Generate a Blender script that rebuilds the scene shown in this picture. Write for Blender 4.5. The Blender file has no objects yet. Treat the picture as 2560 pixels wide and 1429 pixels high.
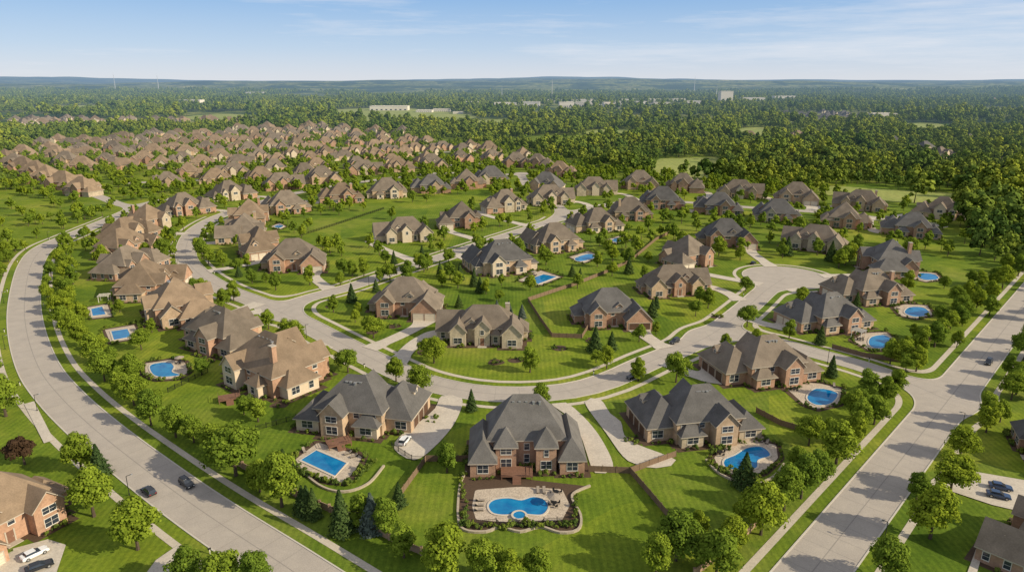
import bpy, bmesh, math, random
import numpy as np
from mathutils import Vector, Matrix
random.seed(7); rng=np.random.default_rng(7)
sc=bpy.context.scene
COL=sc.collection
R=math.radians
# ---------------------------------------------------------------- camera (matched to the photograph: 24 mm drone lens, 90 m up)
CH=90.0; TH=R(16.6)
cam=bpy.data.cameras.new("camera"); cam.lens=24; cam.sensor_width=36; cam.clip_end=90000; cam.clip_start=1
co=bpy.data.objects.new("camera",cam); COL.objects.link(co); co.location=(0,0,CH); co.rotation_euler=(math.pi/2-TH,0,0)
sc.camera=co
sc.view_settings.view_transform='Standard'; sc.view_settings.look='None'; sc.view_settings.exposure=0
def S(u,v):
    """site survey: photo reading -> metres on the ground plane"""
    x=(u-1280)/1707.0; y=(v-714)/1707.0
    t=CH/(math.sin(TH)+y*math.cos(TH))
    return (x*t,(math.cos(TH)-y*math.sin(TH))*t)
# ---------------------------------------------------------------- materials
def painted_haze_group():  # distance haze painted into the shaders: blue emission mixed in away from the origin
    g=bpy.data.node_groups.new("painted_haze","ShaderNodeTree")
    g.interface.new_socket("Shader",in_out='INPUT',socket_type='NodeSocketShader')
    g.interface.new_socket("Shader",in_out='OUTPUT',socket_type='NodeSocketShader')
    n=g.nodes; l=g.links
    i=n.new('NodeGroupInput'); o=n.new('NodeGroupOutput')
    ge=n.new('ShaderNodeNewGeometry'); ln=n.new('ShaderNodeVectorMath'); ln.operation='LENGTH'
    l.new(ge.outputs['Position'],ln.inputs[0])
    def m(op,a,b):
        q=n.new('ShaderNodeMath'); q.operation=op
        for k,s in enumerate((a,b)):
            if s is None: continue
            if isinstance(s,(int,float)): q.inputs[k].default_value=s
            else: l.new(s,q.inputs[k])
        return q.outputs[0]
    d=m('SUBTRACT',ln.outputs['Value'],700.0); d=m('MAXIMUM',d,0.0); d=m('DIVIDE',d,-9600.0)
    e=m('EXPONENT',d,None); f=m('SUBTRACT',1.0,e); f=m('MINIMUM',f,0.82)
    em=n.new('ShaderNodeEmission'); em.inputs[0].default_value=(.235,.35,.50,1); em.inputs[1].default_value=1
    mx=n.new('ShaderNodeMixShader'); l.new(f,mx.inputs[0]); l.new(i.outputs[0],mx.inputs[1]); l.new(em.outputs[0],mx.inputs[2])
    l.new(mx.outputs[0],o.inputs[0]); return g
PAINTED_HAZE=painted_haze_group()
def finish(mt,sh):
    nt=mt.node_tree; g=nt.nodes.new('ShaderNodeGroup'); g.node_tree=PAINTED_HAZE
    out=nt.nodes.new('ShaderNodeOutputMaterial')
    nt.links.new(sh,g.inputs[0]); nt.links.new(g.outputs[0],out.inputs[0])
def newmat(name):
    mt=bpy.data.materials.new(name); mt.use_nodes=True; mt.node_tree.nodes.clear(); return mt
def noise(nt,vec,scale,detail=5,rough=.6):
    q=nt.nodes.new('ShaderNodeTexNoise'); q.inputs['Scale'].default_value=scale; q.inputs['Detail'].default_value=detail
    q.inputs['Roughness'].default_value=rough; nt.links.new(vec,q.inputs['Vector']); return q.outputs[0]
def ramp(nt,fac,stops):
    q=nt.nodes.new('ShaderNodeValToRGB'); e=q.color_ramp.elements
    while len(e)<len(stops): e.new(.5)
    for a,(p,c) in zip(e,stops): a.position=p; a.color=(c[0],c[1],c[2],1)
    nt.links.new(fac,q.inputs[0]); return q.outputs[0]
def mixc(nt,fac,a,b,mode='MIX'):
    q=nt.nodes.new('ShaderNodeMix'); q.data_type='RGBA'; q.blend_type=mode
    if isinstance(fac,(int,float)): q.inputs[0].default_value=fac
    else: nt.links.new(fac,q.inputs[0])
    for k,s in ((6,a),(7,b)):
        if isinstance(s,tuple): q.inputs[k].default_value=(s[0],s[1],s[2],1)
        else: nt.links.new(s,q.inputs[k])
    return q.outputs[2]
def pmat(name,c1,c2=None,scale=1.0,rough=.85,scale2=None,var=.35,metal=0,bump=0,objrand=0,spec=.3,world=True):
    mt=newmat(name); nt=mt.node_tree
    b=nt.nodes.new('ShaderNodeBsdfPrincipled'); b.inputs['Roughness'].default_value=rough; b.inputs['Metallic'].default_value=metal
    b.inputs['Specular IOR Level'].default_value=spec
    if c2 is None: c2=tuple(x*.8 for x in c1)
    ge=nt.nodes.new('ShaderNodeNewGeometry' if world else 'ShaderNodeTexCoord'); vec=ge.outputs['Position'] if world else ge.outputs['Object']
    n1=noise(nt,vec,scale); col=ramp(nt,n1,[(.3,c1),(.7,c2)])
    if scale2:
        n2=noise(nt,vec,scale2,3); k=ramp(nt,n2,[(.35,(1-var,)*3),(.65,(1+var*.4,)*3)]); col=mixc(nt,1.0,col,k,'MULTIPLY')
    if objrand:
        oi=nt.nodes.new('ShaderNodeObjectInfo'); k=ramp(nt,oi.outputs['Random'],[(0,(1-objrand,)*3),(1,(1+objrand,1+objrand*.9,1+objrand*.75))]); col=mixc(nt,1.0,col,k,'MULTIPLY')
    nt.links.new(col,b.inputs['Base Color'])
    if bump:
        bp=nt.nodes.new('ShaderNodeBump'); bp.inputs['Strength'].default_value=bump; bp.inputs['Distance'].default_value=.2
        nt.links.new(n1,bp.inputs['Height']); nt.links.new(bp.outputs[0],b.inputs['Normal'])
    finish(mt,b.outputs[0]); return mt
def ground_mat():
    mt=newmat("grass_ground"); nt=mt.node_tree; L=nt.links
    b=nt.nodes.new('ShaderNodeBsdfPrincipled'); b.inputs['Roughness'].default_value=.95; b.inputs['Specular IOR Level'].default_value=.1
    ge=nt.nodes.new('ShaderNodeNewGeometry'); v=ge.outputs['Position']
    a=ramp(nt,noise(nt,v,.03,5,.65),[(.3,(.105,.172,.015)),(.5,(.172,.240,.024)),(.72,(.27,.295,.052))])
    a=mixc(nt,1.0,a,ramp(nt,noise(nt,v,.16,5,.7),[(.3,(.70,.77,.78)),(.68,(1.2,1.13,1.1))]),'MULTIPLY')
    f=ramp(nt,noise(nt,v,1.3,7,.8),[(.3,(.6,.64,.6)),(.7,(1.3,1.26,1.2))]); a=mixc(nt,1.0,a,f,'MULTIPLY')
    vo=nt.nodes.new('ShaderNodeTexVoronoi'); vo.inputs['Scale'].default_value=.028; L.new(v,vo.inputs['Vector'])
    sx=nt.nodes.new('ShaderNodeSeparateColor'); L.new(vo.outputs['Color'],sx.inputs[0])
    a=mixc(nt,1.0,a,ramp(nt,sx.outputs[0],[(0,(.76,.83,.9)),(1,(1.18,1.08,1.0))]),'MULTIPLY')
    wv=nt.nodes.new('ShaderNodeTexWave'); wv.inputs['Scale'].default_value=.2; wv.inputs['Distortion'].default_value=2.0; wv.inputs['Detail'].default_value=1; wv.inputs['Detail Scale'].default_value=.1
    L.new(v,wv.inputs['Vector']); a=mixc(nt,1.0,a,ramp(nt,wv.outputs['Fac'],[(.3,(.91,.92,.92)),(.7,(1.07,1.06,1.04))]),'MULTIPLY')
    far=ramp(nt,noise(nt,v,.0022,8,.68),[(.36,(.022,.05,.015)),(.49,(.05,.082,.025)),(.54,(.24,.25,.065)),(.59,(.055,.085,.028)),(.66,(.34,.32,.12))])
    far2=ramp(nt,noise(nt,v,.02,6,.8),[(.35,(.25,.28,.3)),(.65,(1.8,1.8,1.6))]); far=mixc(nt,1.0,far,far2,'MULTIPLY')
    ln=nt.nodes.new('ShaderNodeVectorMath'); ln.operation='LENGTH'; L.new(v,ln.inputs[0])
    mr=nt.nodes.new('ShaderNodeMapRange'); mr.inputs[1].default_value=1450; mr.inputs[2].default_value=1900; L.new(ln.outputs['Value'],mr.inputs[0])
    a=mixc(nt,mr.outputs[0],a,far); L.new(a,b.inputs['Base Color'])
    bp=nt.nodes.new('ShaderNodeBump'); bp.inputs['Strength'].default_value=.45; bp.inputs['Distance'].default_value=.16
    L.new(noise(nt,v,3,4),bp.inputs['Height']); L.new(bp.outputs[0],b.inputs['Normal'])
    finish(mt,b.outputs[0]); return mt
def leafmat(name,c_dark,c_lite,rand=.3,trans=.3,patch=False):
    mt=newmat(name); nt=mt.node_tree; L=nt.links
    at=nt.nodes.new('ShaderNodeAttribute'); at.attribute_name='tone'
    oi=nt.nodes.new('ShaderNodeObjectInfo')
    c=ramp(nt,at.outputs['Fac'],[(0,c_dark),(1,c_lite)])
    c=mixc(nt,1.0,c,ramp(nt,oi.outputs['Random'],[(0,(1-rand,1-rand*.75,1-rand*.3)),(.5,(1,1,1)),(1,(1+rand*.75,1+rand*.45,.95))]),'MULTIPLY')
    if patch:   # stands of different species
        ge=nt.nodes.new('ShaderNodeNewGeometry')
        c=mixc(nt,1.0,c,ramp(nt,noise(nt,ge.outputs['Position'],.009,4,.6),[(.36,(.62,.74,.84)),(.5,(1,1,1)),(.64,(1.4,1.28,1.0))]),'MULTIPLY')
    d=nt.nodes.new('ShaderNodeBsdfDiffuse'); L.new(c,d.inputs[0])
    if trans:
        t=nt.nodes.new('ShaderNodeBsdfTranslucent'); m=nt.nodes.new('ShaderNodeMixShader'); m.inputs[0].default_value=trans
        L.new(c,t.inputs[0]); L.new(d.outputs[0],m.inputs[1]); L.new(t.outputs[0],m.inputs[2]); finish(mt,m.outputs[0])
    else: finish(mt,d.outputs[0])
    return mt
M={}
M['ground']=ground_mat()
M['road']=pmat("road_concrete",(.48,.42,.355),(.41,.36,.31),.25,.9,4.0,.14)
M['joint']=pmat("road_seal",(.32,.285,.25),(.28,.25,.22),1)
M['kerb']=pmat("kerb_concrete",(.60,.545,.46),(.52,.47,.4),1)
M['walk']=pmat("pavement_concrete",(.61,.53,.42),(.52,.455,.36),.5,.9,3,.15)
M['drive']=pmat("driveway_concrete",(.62,.545,.445),(.53,.465,.385),.3,.85,2.5,.15)
M['patio']=pmat("patio_stone",(.60,.50,.385),(.49,.40,.31),.8,.8,3,.3)
M['mulch']=pmat("mulch",(.075,.048,.03),(.11,.07,.044),2)
M['brown']=pmat("brown_shingle",(.28,.205,.14),(.21,.154,.106),3.5,.9,.25,.2,objrand=.18,spec=.15)
M['grey']=pmat("grey_shingle",(.165,.154,.144),(.112,.107,.104),3.5,.9,.25,.2,objrand=.18,spec=.15)
M['taupe']=pmat("taupe_shingle",(.225,.182,.14),(.165,.135,.107),3.5,.9,.25,.2,objrand=.18,spec=.15)
M['brick']=pmat("red_brick",(.52,.325,.22),(.39,.23,.155),2.5,.9,.5,.2,objrand=.12)
M['tan']=pmat("tan_brick",(.60,.43,.29),(.46,.33,.22),2.5,.9,.5,.2,objrand=.12)
M['stone']=pmat("limestone",(.64,.53,.39),(.40,.325,.235),2.0,.9,.5,.2,objrand=.08)
M['stucco']=pmat("stucco",(.68,.55,.41),(.6,.49,.36),1.0,.9)
M['trim']=pmat("cream_trim",(.50,.43,.35),(.45,.39,.32),1)
M['white']=pmat("white_paint",(.74,.69,.61),(.68,.63,.56),1,.6)
M['gwhite']=pmat("garage_cream",(.68,.60,.47),(.62,.545,.43),1,.6)
M['gbrown']=pmat("garage_brown",(.12,.065,.04),(.1,.055,.035),1,.6)
M['glass']=pmat("window_glass",(.05,.06,.075),(.03,.035,.05),1,.08,spec=.6)
M['deck']=pmat("deck_wood",(.25,.13,.085),(.19,.1,.065),2)
M['fence']=pmat("fence_wood",(.24,.16,.105),(.175,.115,.075),2)
M['fbrick']=pmat("fence_brick",(.42,.28,.19),(.33,.21,.14),2)
M['iron']=pmat("black_iron",(.02,.02,.022),(.015,.015,.015),1,.5)
M['wall']=pmat("retaining_stone",(.50,.42,.31),(.36,.295,.22),2)
M['bark']=pmat("bark",(.12,.085,.06),(.07,.05,.035),3)
M['coping']=pmat("coping",(.62,.55,.45),(.54,.47,.38),1)
M['metal']=pmat("galvanised",(.5,.5,.5),(.45,.45,.45),1,.4,metal=.6)
M['cush']=pmat("cushion",(.36,.30,.24),(.3,.25,.2),1)
M['field']=pmat("meadow",(.35,.36,.095),(.22,.28,.058),.02,.95,.3,.25)
M['rubber']=pmat("tyre_rubber",(.02,.02,.02),(.015,.015,.015),1)
M['carwhite']=pmat("white_car_paint",(.8,.8,.8),(.78,.78,.78),1,.25,spec=.6)
M['cardark']=pmat("black_car_paint",(.02,.024,.03),(.018,.02,.026),1,.2,spec=.7)
M['carblue']=pmat("blue_car_paint",(.03,.07,.16),(.025,.06,.14),1,.2,spec=.7)
M['lampw']=pmat("lamp_lens",(.8,.8,.78),None,1,.1)
M['lampr']=pmat("tail_lens",(.35,.02,.02),None,1,.2)
M['ware']=pmat("warehouse_panel",(.8,.72,.60),(.66,.58,.47),.02)
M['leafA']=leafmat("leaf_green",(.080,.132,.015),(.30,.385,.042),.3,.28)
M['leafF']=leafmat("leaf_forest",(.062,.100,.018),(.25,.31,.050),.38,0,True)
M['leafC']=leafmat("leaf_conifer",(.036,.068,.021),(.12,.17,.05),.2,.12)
M['leafB']=leafmat("leaf_blue_spruce",(.07,.095,.075),(.2,.24,.19),.1,.12)
M['leafP']=leafmat("leaf_plum",(.045,.028,.018),(.10,.062,.04),.1,.2)
M['leafS']=leafmat("leaf_shrub",(.060,.10,.018),(.20,.26,.05),.4,.2)
def watermat():
    mt=newmat("pool_water"); nt=mt.node_tree
    b=nt.nodes.new('ShaderNodeBsdfPrincipled'); b.inputs['Roughness'].default_value=.04; b.inputs['IOR'].default_value=1.33
    ge=nt.nodes.new('ShaderNodeNewGeometry'); c=ramp(nt,noise(nt,ge.outputs['Position'],.35,3),[(.3,(.004,.125,.35)),(.7,(.012,.24,.48))])
    nt.links.new(c,b.inputs['Base Color']); bp=nt.nodes.new('ShaderNodeBump'); bp.inputs['Strength'].default_value=.12
    nt.links.new(noise(nt,ge.outputs['Position'],2.5,2),bp.inputs['Height']); nt.links.new(bp.outputs[0],b.inputs['Normal'])
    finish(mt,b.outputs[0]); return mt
M['water']=watermat()
# ---------------------------------------------------------------- helpers
def mesh(name,V,F,mats,mi=None,smooth=False):
    me=bpy.data.meshes.new(name); me.from_pydata(V,[],F)
    for m in mats: me.materials.append(M[m] if isinstance(m,str) else m)
    if mi: me.polygons.foreach_set('material_index',mi)
    if smooth: me.polygons.foreach_set('use_smooth',[True]*len(F))
    me.update(); return me
def obj(name,me,parent=None,loc=(0,0,0),rot=0,scale=None,**kw):
    o=bpy.data.objects.new(name,me); COL.objects.link(o); o.location=loc; o.rotation_euler=(0,0,rot)
    if scale is not None: o.scale=(scale,)*3 if isinstance(scale,(int,float)) else scale
    if parent: o.parent=parent
    for k,v in kw.items(): o[k]=v
    return o
def box(V,F,x0,x1,y0,y1,z0,z1,MI=None,mi=0):
    b=len(V); V+=[(x0,y0,z0),(x1,y0,z0),(x1,y1,z0),(x0,y1,z0),(x0,y0,z1),(x1,y0,z1),(x1,y1,z1),(x0,y1,z1)]
    fs=[(0,3,2,1),(4,5,6,7),(0,1,5,4),(1,2,6,5),(2,3,7,6),(3,0,4,7)]
    F+=[tuple(b+i for i in f) for f in fs]
    if MI is not None: MI+=[mi]*6
def catmull(p,step=5.0,closed=False):
    p=[np.array(q,float) for q in p]; out=[]; n=len(p)
    rng_=range(n if closed else n-1)
    for i in rng_:
        if closed: a,b,c,d=p[i-1],p[i],p[(i+1)%n],p[(i+2)%n]
        else: a,b,c,d=p[max(i-1,0)],p[i],p[i+1],p[min(i+2,n-1)]
        k=max(1,int(np.linalg.norm(c-b)/step))
        for j in range(k):
            t=j/k; out.append(tuple(.5*((2*b)+(c-a)*t+(2*a-5*b+4*c-d)*t*t+(3*b-a-3*c+d)*t**3)))
    if not closed: out.append(tuple(p[-1]))
    return out
def SP(l): return [S(*q) for q in l]
# ---------------------------------------------------------------- roads
RD={
'R1':([(470,492),(380,505),(270,550),(185,585),(112,618),(78,660),(62,740),(65,820),(95,915),(150,990),(240,1075),(370,1178),(510,1280),(700,1405),(900,1540)],5.6),
'R2':([(1330,432),(1240,436),(1100,432),(920,452),(760,478),(650,505),(570,532),(515,556),(475,590),(465,640),(495,682),(560,722),(650,757),(745,800),(850,855),(950,905),(1050,950),(1175,978),(1300,985),(1420,976),(1520,950),(1620,905),(1710,868),(1790,828),(1870,765),(1915,725),(1965,692)],5.0),
'R3':([(700,782),(760,748),(870,718),(960,688),(1130,632),(1290,580),(1400,545),(1470,522),(1560,505),(1680,503),(1800,512),(1900,520),(2050,530),(2200,545),(2330,562)],4.6),
'R4':([(1840,1669),(2030,1429),(2305,1082),(2560,760),(2700,583)],5.6),
'R5':([(1770,838),(1850,838),(1930,852),(2030,880),(2150,913),(2270,955),(2370,1000)],4.6),
'R6':([(60,440),(150,458),(240,488),(300,510),(350,520)],4.6),
'R7':([(1400,545),(1395,515),(1330,478),(1300,432)],4.2),
}
ROADS={k:(catmull(SP(p),6.0),hw) for k,(p,hw) in RD.items()}
st=1.25; gx=np.arange(-460,345,st); gy=np.arange(70,760,st)
GX,GY=np.meshgrid(gx,gy,indexing='ij'); GX=GX.astype(np.float32); GY=GY.astype(np.float32)
def segd(px,py,pts):
    d=np.full(px.shape,1e9,np.float32)
    for (ax,ay),(bx,by) in zip(pts[:-1],pts[1:]):
        dx,dy=bx-ax,by-ay; q=dx*dx+dy*dy+1e-6
        t=np.clip(((px-ax)*dx+(py-ay)*dy)/q,0,1); d=np.minimum(d,(px-ax-t*dx)**2+(py-ay-t*dy)**2)
    return np.sqrt(d)
def smin(a,b,k):
    h=np.maximum(k-np.abs(a-b),0)/k; return np.minimum(a,b)-h*h*k*.25
FF=None
for k,(pts,hw) in ROADS.items():
    d=segd(GX,GY,pts)-hw; FF=d if FF is None else smin(FF,d,11.0)
cx,cy=S(1965,692); FF=smin(FF,np.sqrt((GX-cx)**2+(GY-cy)**2)-20.0,10.0)
def fr(x,y):
    i=int((x-gx[0])/st); j=int((y-gy[0])/st)
    if 0<=i<len(gx) and 0<=j<len(gy): return float(FF[i,j])
    return 999.0
def clip(poly,a,sgn):
    out=[]; n=len(poly)
    for i in range(n):
        p,q=poly[i],poly[(i+1)%n]; fp,fq=(p[2]-a)*sgn,(q[2]-a)*sgn
        if fp>=0: out.append(p)
        if (fp>0 and fq<0) or (fp<0 and fq>0):
            t=fp/(fp-fq); out.append((p[0]+(q[0]-p[0])*t,p[1]+(q[1]-p[1])*t,a))
    return out
def band(name,a,b,z,mt,ymax=760,thick=0):
    f00=FF[:-1,:-1];f10=FF[1:,:-1];f11=FF[1:,1:];f01=FF[:-1,1:]
    mn=np.minimum(np.minimum(f00,f10),np.minimum(f11,f01)); mx=np.maximum(np.maximum(f00,f10),np.maximum(f11,f01))
    V=[];F=[]
    for i,j in zip(*np.where((mx>a)&(mn<b))):
        if gy[j]>ymax: continue
        q=[(gx[i],gy[j],float(f00[i,j])),(gx[i+1],gy[j],float(f10[i,j])),(gx[i+1],gy[j+1],float(f11[i,j])),(gx[i],gy[j+1],float(f01[i,j]))]
        if mn[i,j]<a: q=clip(q,a,1)
        if len(q)>2 and mx[i,j]>b: q=clip(q,b,-1)
        if len(q)>2:
            s=len(V); V+=[(float(p[0]),float(p[1]),z) for p in q]; F.append(tuple(range(s,s+len(q))))
    me=mesh(name,V,F,[mt])
    bm=bmesh.new(); bm.from_mesh(me); bmesh.ops.remove_doubles(bm,verts=bm.verts,dist=.01)
    if thick:
        r=bmesh.ops.extrude_face_region(bm,geom=bm.faces[:]); vs=[g for g in r['geom'] if isinstance(g,bmesh.types.BMVert)]
        bmesh.ops.translate(bm,verts=vs,vec=(0,0,-thick)); bmesh.ops.recalc_face_normals(bm,faces=bm.faces)
    bm.to_mesh(me); bm.free()
    return obj(name,me,kind="structure")
band("road",-99,0.0,.03,'road',ymax=755)
band("kerb",0.0,.32,.14,'kerb',ymax=520,thick=.12)
band("pavement",3.0,4.6,.06,'walk',ymax=470)
V=[];F=[]
def quadstrip(a,b,w,z):
    dx,dy=b[0]-a[0],b[1]-a[1]; l=math.hypot(dx,dy) or 1; nx,ny=-dy/l*w/2,dx/l*w/2
    s=len(V); V.extend([(a[0]+nx,a[1]+ny,z),(a[0]-nx,a[1]-ny,z),(b[0]-nx,b[1]-ny,z),(b[0]+nx,b[1]+ny,z)]); F.append((s,s+1,s+2,s+3))
for k,(pts,hw) in ROADS.items():
    pts=[p for p in pts if 60<p[1]<420]
    for a,b in zip(pts[:-1],pts[1:]):
        quadstrip(a,b,.2,.037)
        dx,dy=b[0]-a[0],b[1]-a[1]; l=math.hypot(dx,dy)
        if l<1: continue
        w=hw-.2; quadstrip((a[0]-dy/l*w,a[1]+dx/l*w),(a[0]+dy/l*w,a[1]-dx/l*w),.08,.041)
obj("road_joint",mesh("road_joint",V,F,['joint']),kind="structure")
# ---------------------------------------------------------------- ground with hills
def height(x,y):
    r=math.hypot(x,y)
    if r<4600: return 0.0
    k=min(1,(r-4600)/4600); k=k*k*(3-2*k)
    n=math.sin(x*.00061+1.3)*.5+math.sin(x*.0013+y*.0006)*.35+math.sin(x*.0027-y*.0011+2)*.22+math.sin(x*.0061+y*.002)*.1
    roll=math.sin(y*.0042+x*.0008+math.sin(x*.0011)*2)*18*k
    return k*(88+34*n)+roll*(1 if r<9500 else .5)+max(0,(r-10500)/9000)*(74+40*math.sin(x*.0004+.8)+16*math.sin(x*.0011))
rs=[0,60,150,300,600,1000,1500,2200,3000,4000,4600]+[4600+i*150 for i in range(1,60)]+[14000,14600,15500,16500,18000,20000,21500]
V=[(0,0,0)];F=[];NA=600
for r in rs[1:]:
    for a in range(NA):
        t=2*math.pi*a/NA; x,y=r*math.cos(t),r*math.sin(t); V.append((x,y,height(x,y)-(0 if r<20500 else 300)))
for a in range(NA): F.append((0,1+a,1+(a+1)%NA))
for k in range(len(rs)-2):
    b=1+k*NA
    for a in range(NA): c=(a+1)%NA; F.append((b+a,b+NA+a,b+NA+c,b+c))
obj("ground",mesh("ground",V,F,['ground'],smooth=True),kind="structure")
def sheet(name,pts,z,mt,**kw):
    return obj(name,mesh(name,[(p[0],p[1],z) for p in pts],[tuple(range(len(pts)))],[mt]),**kw)
FIELDS=[[(820,276),(1000,270),(1190,290),(1050,305),(860,302)],[(1650,396),(1790,392),(1815,418),(1770,446),(1640,436)],[(2060,464),(2200,472),(2420,486),(2440,510),(2180,500),(2060,484)],
[(670,240),(760,237),(860,240),(800,247),(700,247)],[(100,268),(240,262),(300,270),(170,278)],[(890,236),(1030,233),(1060,238),(930,242)],
[(470,290),(600,284),(650,296),(520,304)],[(1170,304),(1260,298),(1300,312),(1200,318)],[(2240,312),(2330,307),(2390,324),(2270,336)],[(1830,324),(1920,318),(1970,336),(1870,350)],[(1300,284),(1420,280),(1450,288),(1330,294)],[(1460,328),(1560,322),(1600,340),(1490,348)],[(2380,274),(2520,270),(2540,282),(2400,287)],[(1650,300),(1760,296),(1790,306),(1680,312)]]
FW=[]
for f in FIELDS:
    w=SP(f); w=catmull(w,40 if w[0][1]>700 else 8,True); FW.append(w); sheet("field",w,.02,'field',kind="structure")
HILL=SP([(-200,478),(40,482),(130,520),(150,560),(60,590),(-200,640)])
# ---------------------------------------------------------------- houses
VAR={
'A':dict(p=1.14,b=[(-9,9,-7,5,6.2,'h'),(-13,-7.4,-8.6,9,3.5,'h'),(7.3,13,-6,9.5,3.5,'h'),(-6.6,-2,3,8.2,6.0,'h'),(-4,1.4,-9.6,-5,6.1,'gy'),(3,8,-8.6,-5,5.8,'h'),(2.5,7.2,2,7,5.6,'h')],g=[(1,'x-',3)],door=(-1.3,-9.6),dorm=[]),
'B':dict(p=1.0,b=[(-8,7,-5.5,5.5,5.5,'h'),(3.6,12.6,-9.5,3.4,3.7,'h'),(-5.5,-.5,4,8.4,5.4,'gy'),(-12,-6.8,-4,6.8,3.2,'h'),(-3.2,2.4,-8.2,-4,5.7,'gy'),(1.5,6.5,3.3,7.2,3.1,'h'),(-7.6,-4.2,-7,-4,5.2,'gy')],g=[(1,'x+',3)],door=(-.4,-8.2),dorm=[(9.8,-5,4.6,'x+')]),
'C':dict(p=.95,b=[(-9,9,-6.5,6.5,5.2,'h'),(3.6,12,-11.5,-1,3.4,'gy'),(-8,-2.6,-9,-4,5.3,'gy'),(-12,-7,-3,5,3.2,'h'),(1.5,6.5,4.5,9,5.1,'gy'),(-6.5,-2.5,5,8.6,3.2,'h'),(7.5,11.5,-3,5,3.6,'h')],g=[(1,'y-',2)],door=(.6,-6.5),dorm=[(7.8,-8,3.3,'x+'),(2.2,-5.8,4.8,'y-')]),
'D':dict(p=1.0,b=[(-9,9,-5,5.5,5.1,'h'),(-11,-5.2,-9,0,4.4,'gy'),(5.4,10.0,-7.6,0,4.7,'gy'),(-1.6,2.8,-7.4,-3,5.6,'gy'),(7,14.5,-3,6.4,3.2,'gx'),(-6,0,3.5,8,4.4,'h'),(-12.5,-8,-2,5,3.1,'h'),(-4.6,-1.9,-6.4,-3,3.6,'h')],g=[(4,'x+',2)],door=(.6,-7.4),dorm=[(4,-4.2,4.6,'y-')]),
'E':dict(p=.95,b=[(-7,7,-7,7,5.6,'h'),(-13,-5.6,-9.5,1.5,3.2,'h'),(5.4,10.6,-3.5,8,4.2,'h'),(0,5.2,-10,-6,5.7,'gy'),(-5,.6,5.5,9,5.5,'gy'),(-10.5,-6,0,6,3.6,'gx')],g=[(1,'y-',2)],door=(2.6,-10),dorm=[(-9,-6.6,3.2,'y-')]),
}
def vspec(k,mir):
    v=VAR[k]; bl=v['b']; g=v['g']; d=v['door']; dm=v['dorm']
    if mir:
        sw={'x-':'x+','x+':'x-','y-':'y-','y+':'y+'}
        bl=[(-b[1],-b[0])+b[2:] for b in bl]; g=[(i,sw[s],n) for i,s,n in g]; d=(-d[0],d[1]); dm=[(-x,y,z,sw[s]) for x,y,z,s in dm]
    return v['p'],bl,g,d,dm
def addhip(V,F,MI,x0,x1,y0,y1,h,p,o=.5,t=.22):
    x0-=o;x1+=o;y0-=o;y1+=o; zl=h-o*p; zt=zl+t; w=x1-x0; d=y1-y0; s=len(V)
    V+=[(x0,y0,zl),(x1,y0,zl),(x1,y1,zl),(x0,y1,zl),(x0,y0,zt),(x1,y0,zt),(x1,y1,zt),(x0,y1,zt)]
    r=min(w,d)/2; zr=zt+r*p
    if w>=d: V+=[(x0+r,(y0+y1)/2,zr),(x1-r+.001,(y0+y1)/2,zr)]; sl=[(4,5,9,8),(5,6,9),(6,7,8,9),(7,4,8)]
    else: V+=[((x0+x1)/2,y0+r,zr),((x0+x1)/2,y1-r+.001,zr)]; sl=[(4,5,8),(5,6,9,8),(6,7,9),(7,4,8,9)]
    sd=[(0,1,5,4),(1,2,6,5),(2,3,7,6),(3,0,4,7)]
    F+=[tuple(s+i for i in f) for f in sl+sd+[(0,3,2,1)]]; MI+=[0]*4+[1]*5
    return zr
def addgable(V,F,MI,WV,WF,WM,x0,x1,y0,y1,z0,h,p,ax,wm,o=.45,t=.2):
    def T(a,b,z): return (a,b,z) if ax=='y' else (b,a,z)
    if ax=='x': a0,a1,b0,b1=y0,y1,x0,x1
    else: a0,a1,b0,b1=x0,x1,y0,y1
    m=(a0+a1)/2; r=(a1-a0)/2; zp=h+r*p
    pr=[(a0-o,h-o*p),(m,zp),(a1+o,h-o*p),(a1+o,h-o*p+t),(m,zp+t*1.15),(a0-o,h-o*p+t)]
    s=len(V)
    for b in (b0-.4,b1+.4): V+= [T(a,b,z) for a,z in pr]
    F+=[(s,s+1,s+4,s+5),(s+1,s+2,s+3,s+4),(s+6,s+11,s+10,s+7),(s+7,s+10,s+9,s+8),(s+4,s+3,s+9,s+10),(s+5,s+4,s+10,s+11),(s,s+6,s+7,s+1),(s+1,s+7,s+8,s+2),(s+3,s+2,s+8,s+9),(s,s+5,s+11,s+6)]
    MI+=[1,1,1,1,0,0,1,1,1,1]
    s=len(WV); e=.012
    for b in (b0,b1): WV+=[T(a0,b,z0),T(a1,b,z0),T(a1,b,h-e),T(m,b,zp-e),T(a0,b,h-e)]
    WF+=[(s,s+1,s+2,s+3,s+4),(s+5,s+9,s+8,s+7,s+6),(s+1,s+6,s+7,s+2),(s,s+4,s+9,s+5)]; WM+=[wm]*4
    return zp
HC={}
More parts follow.
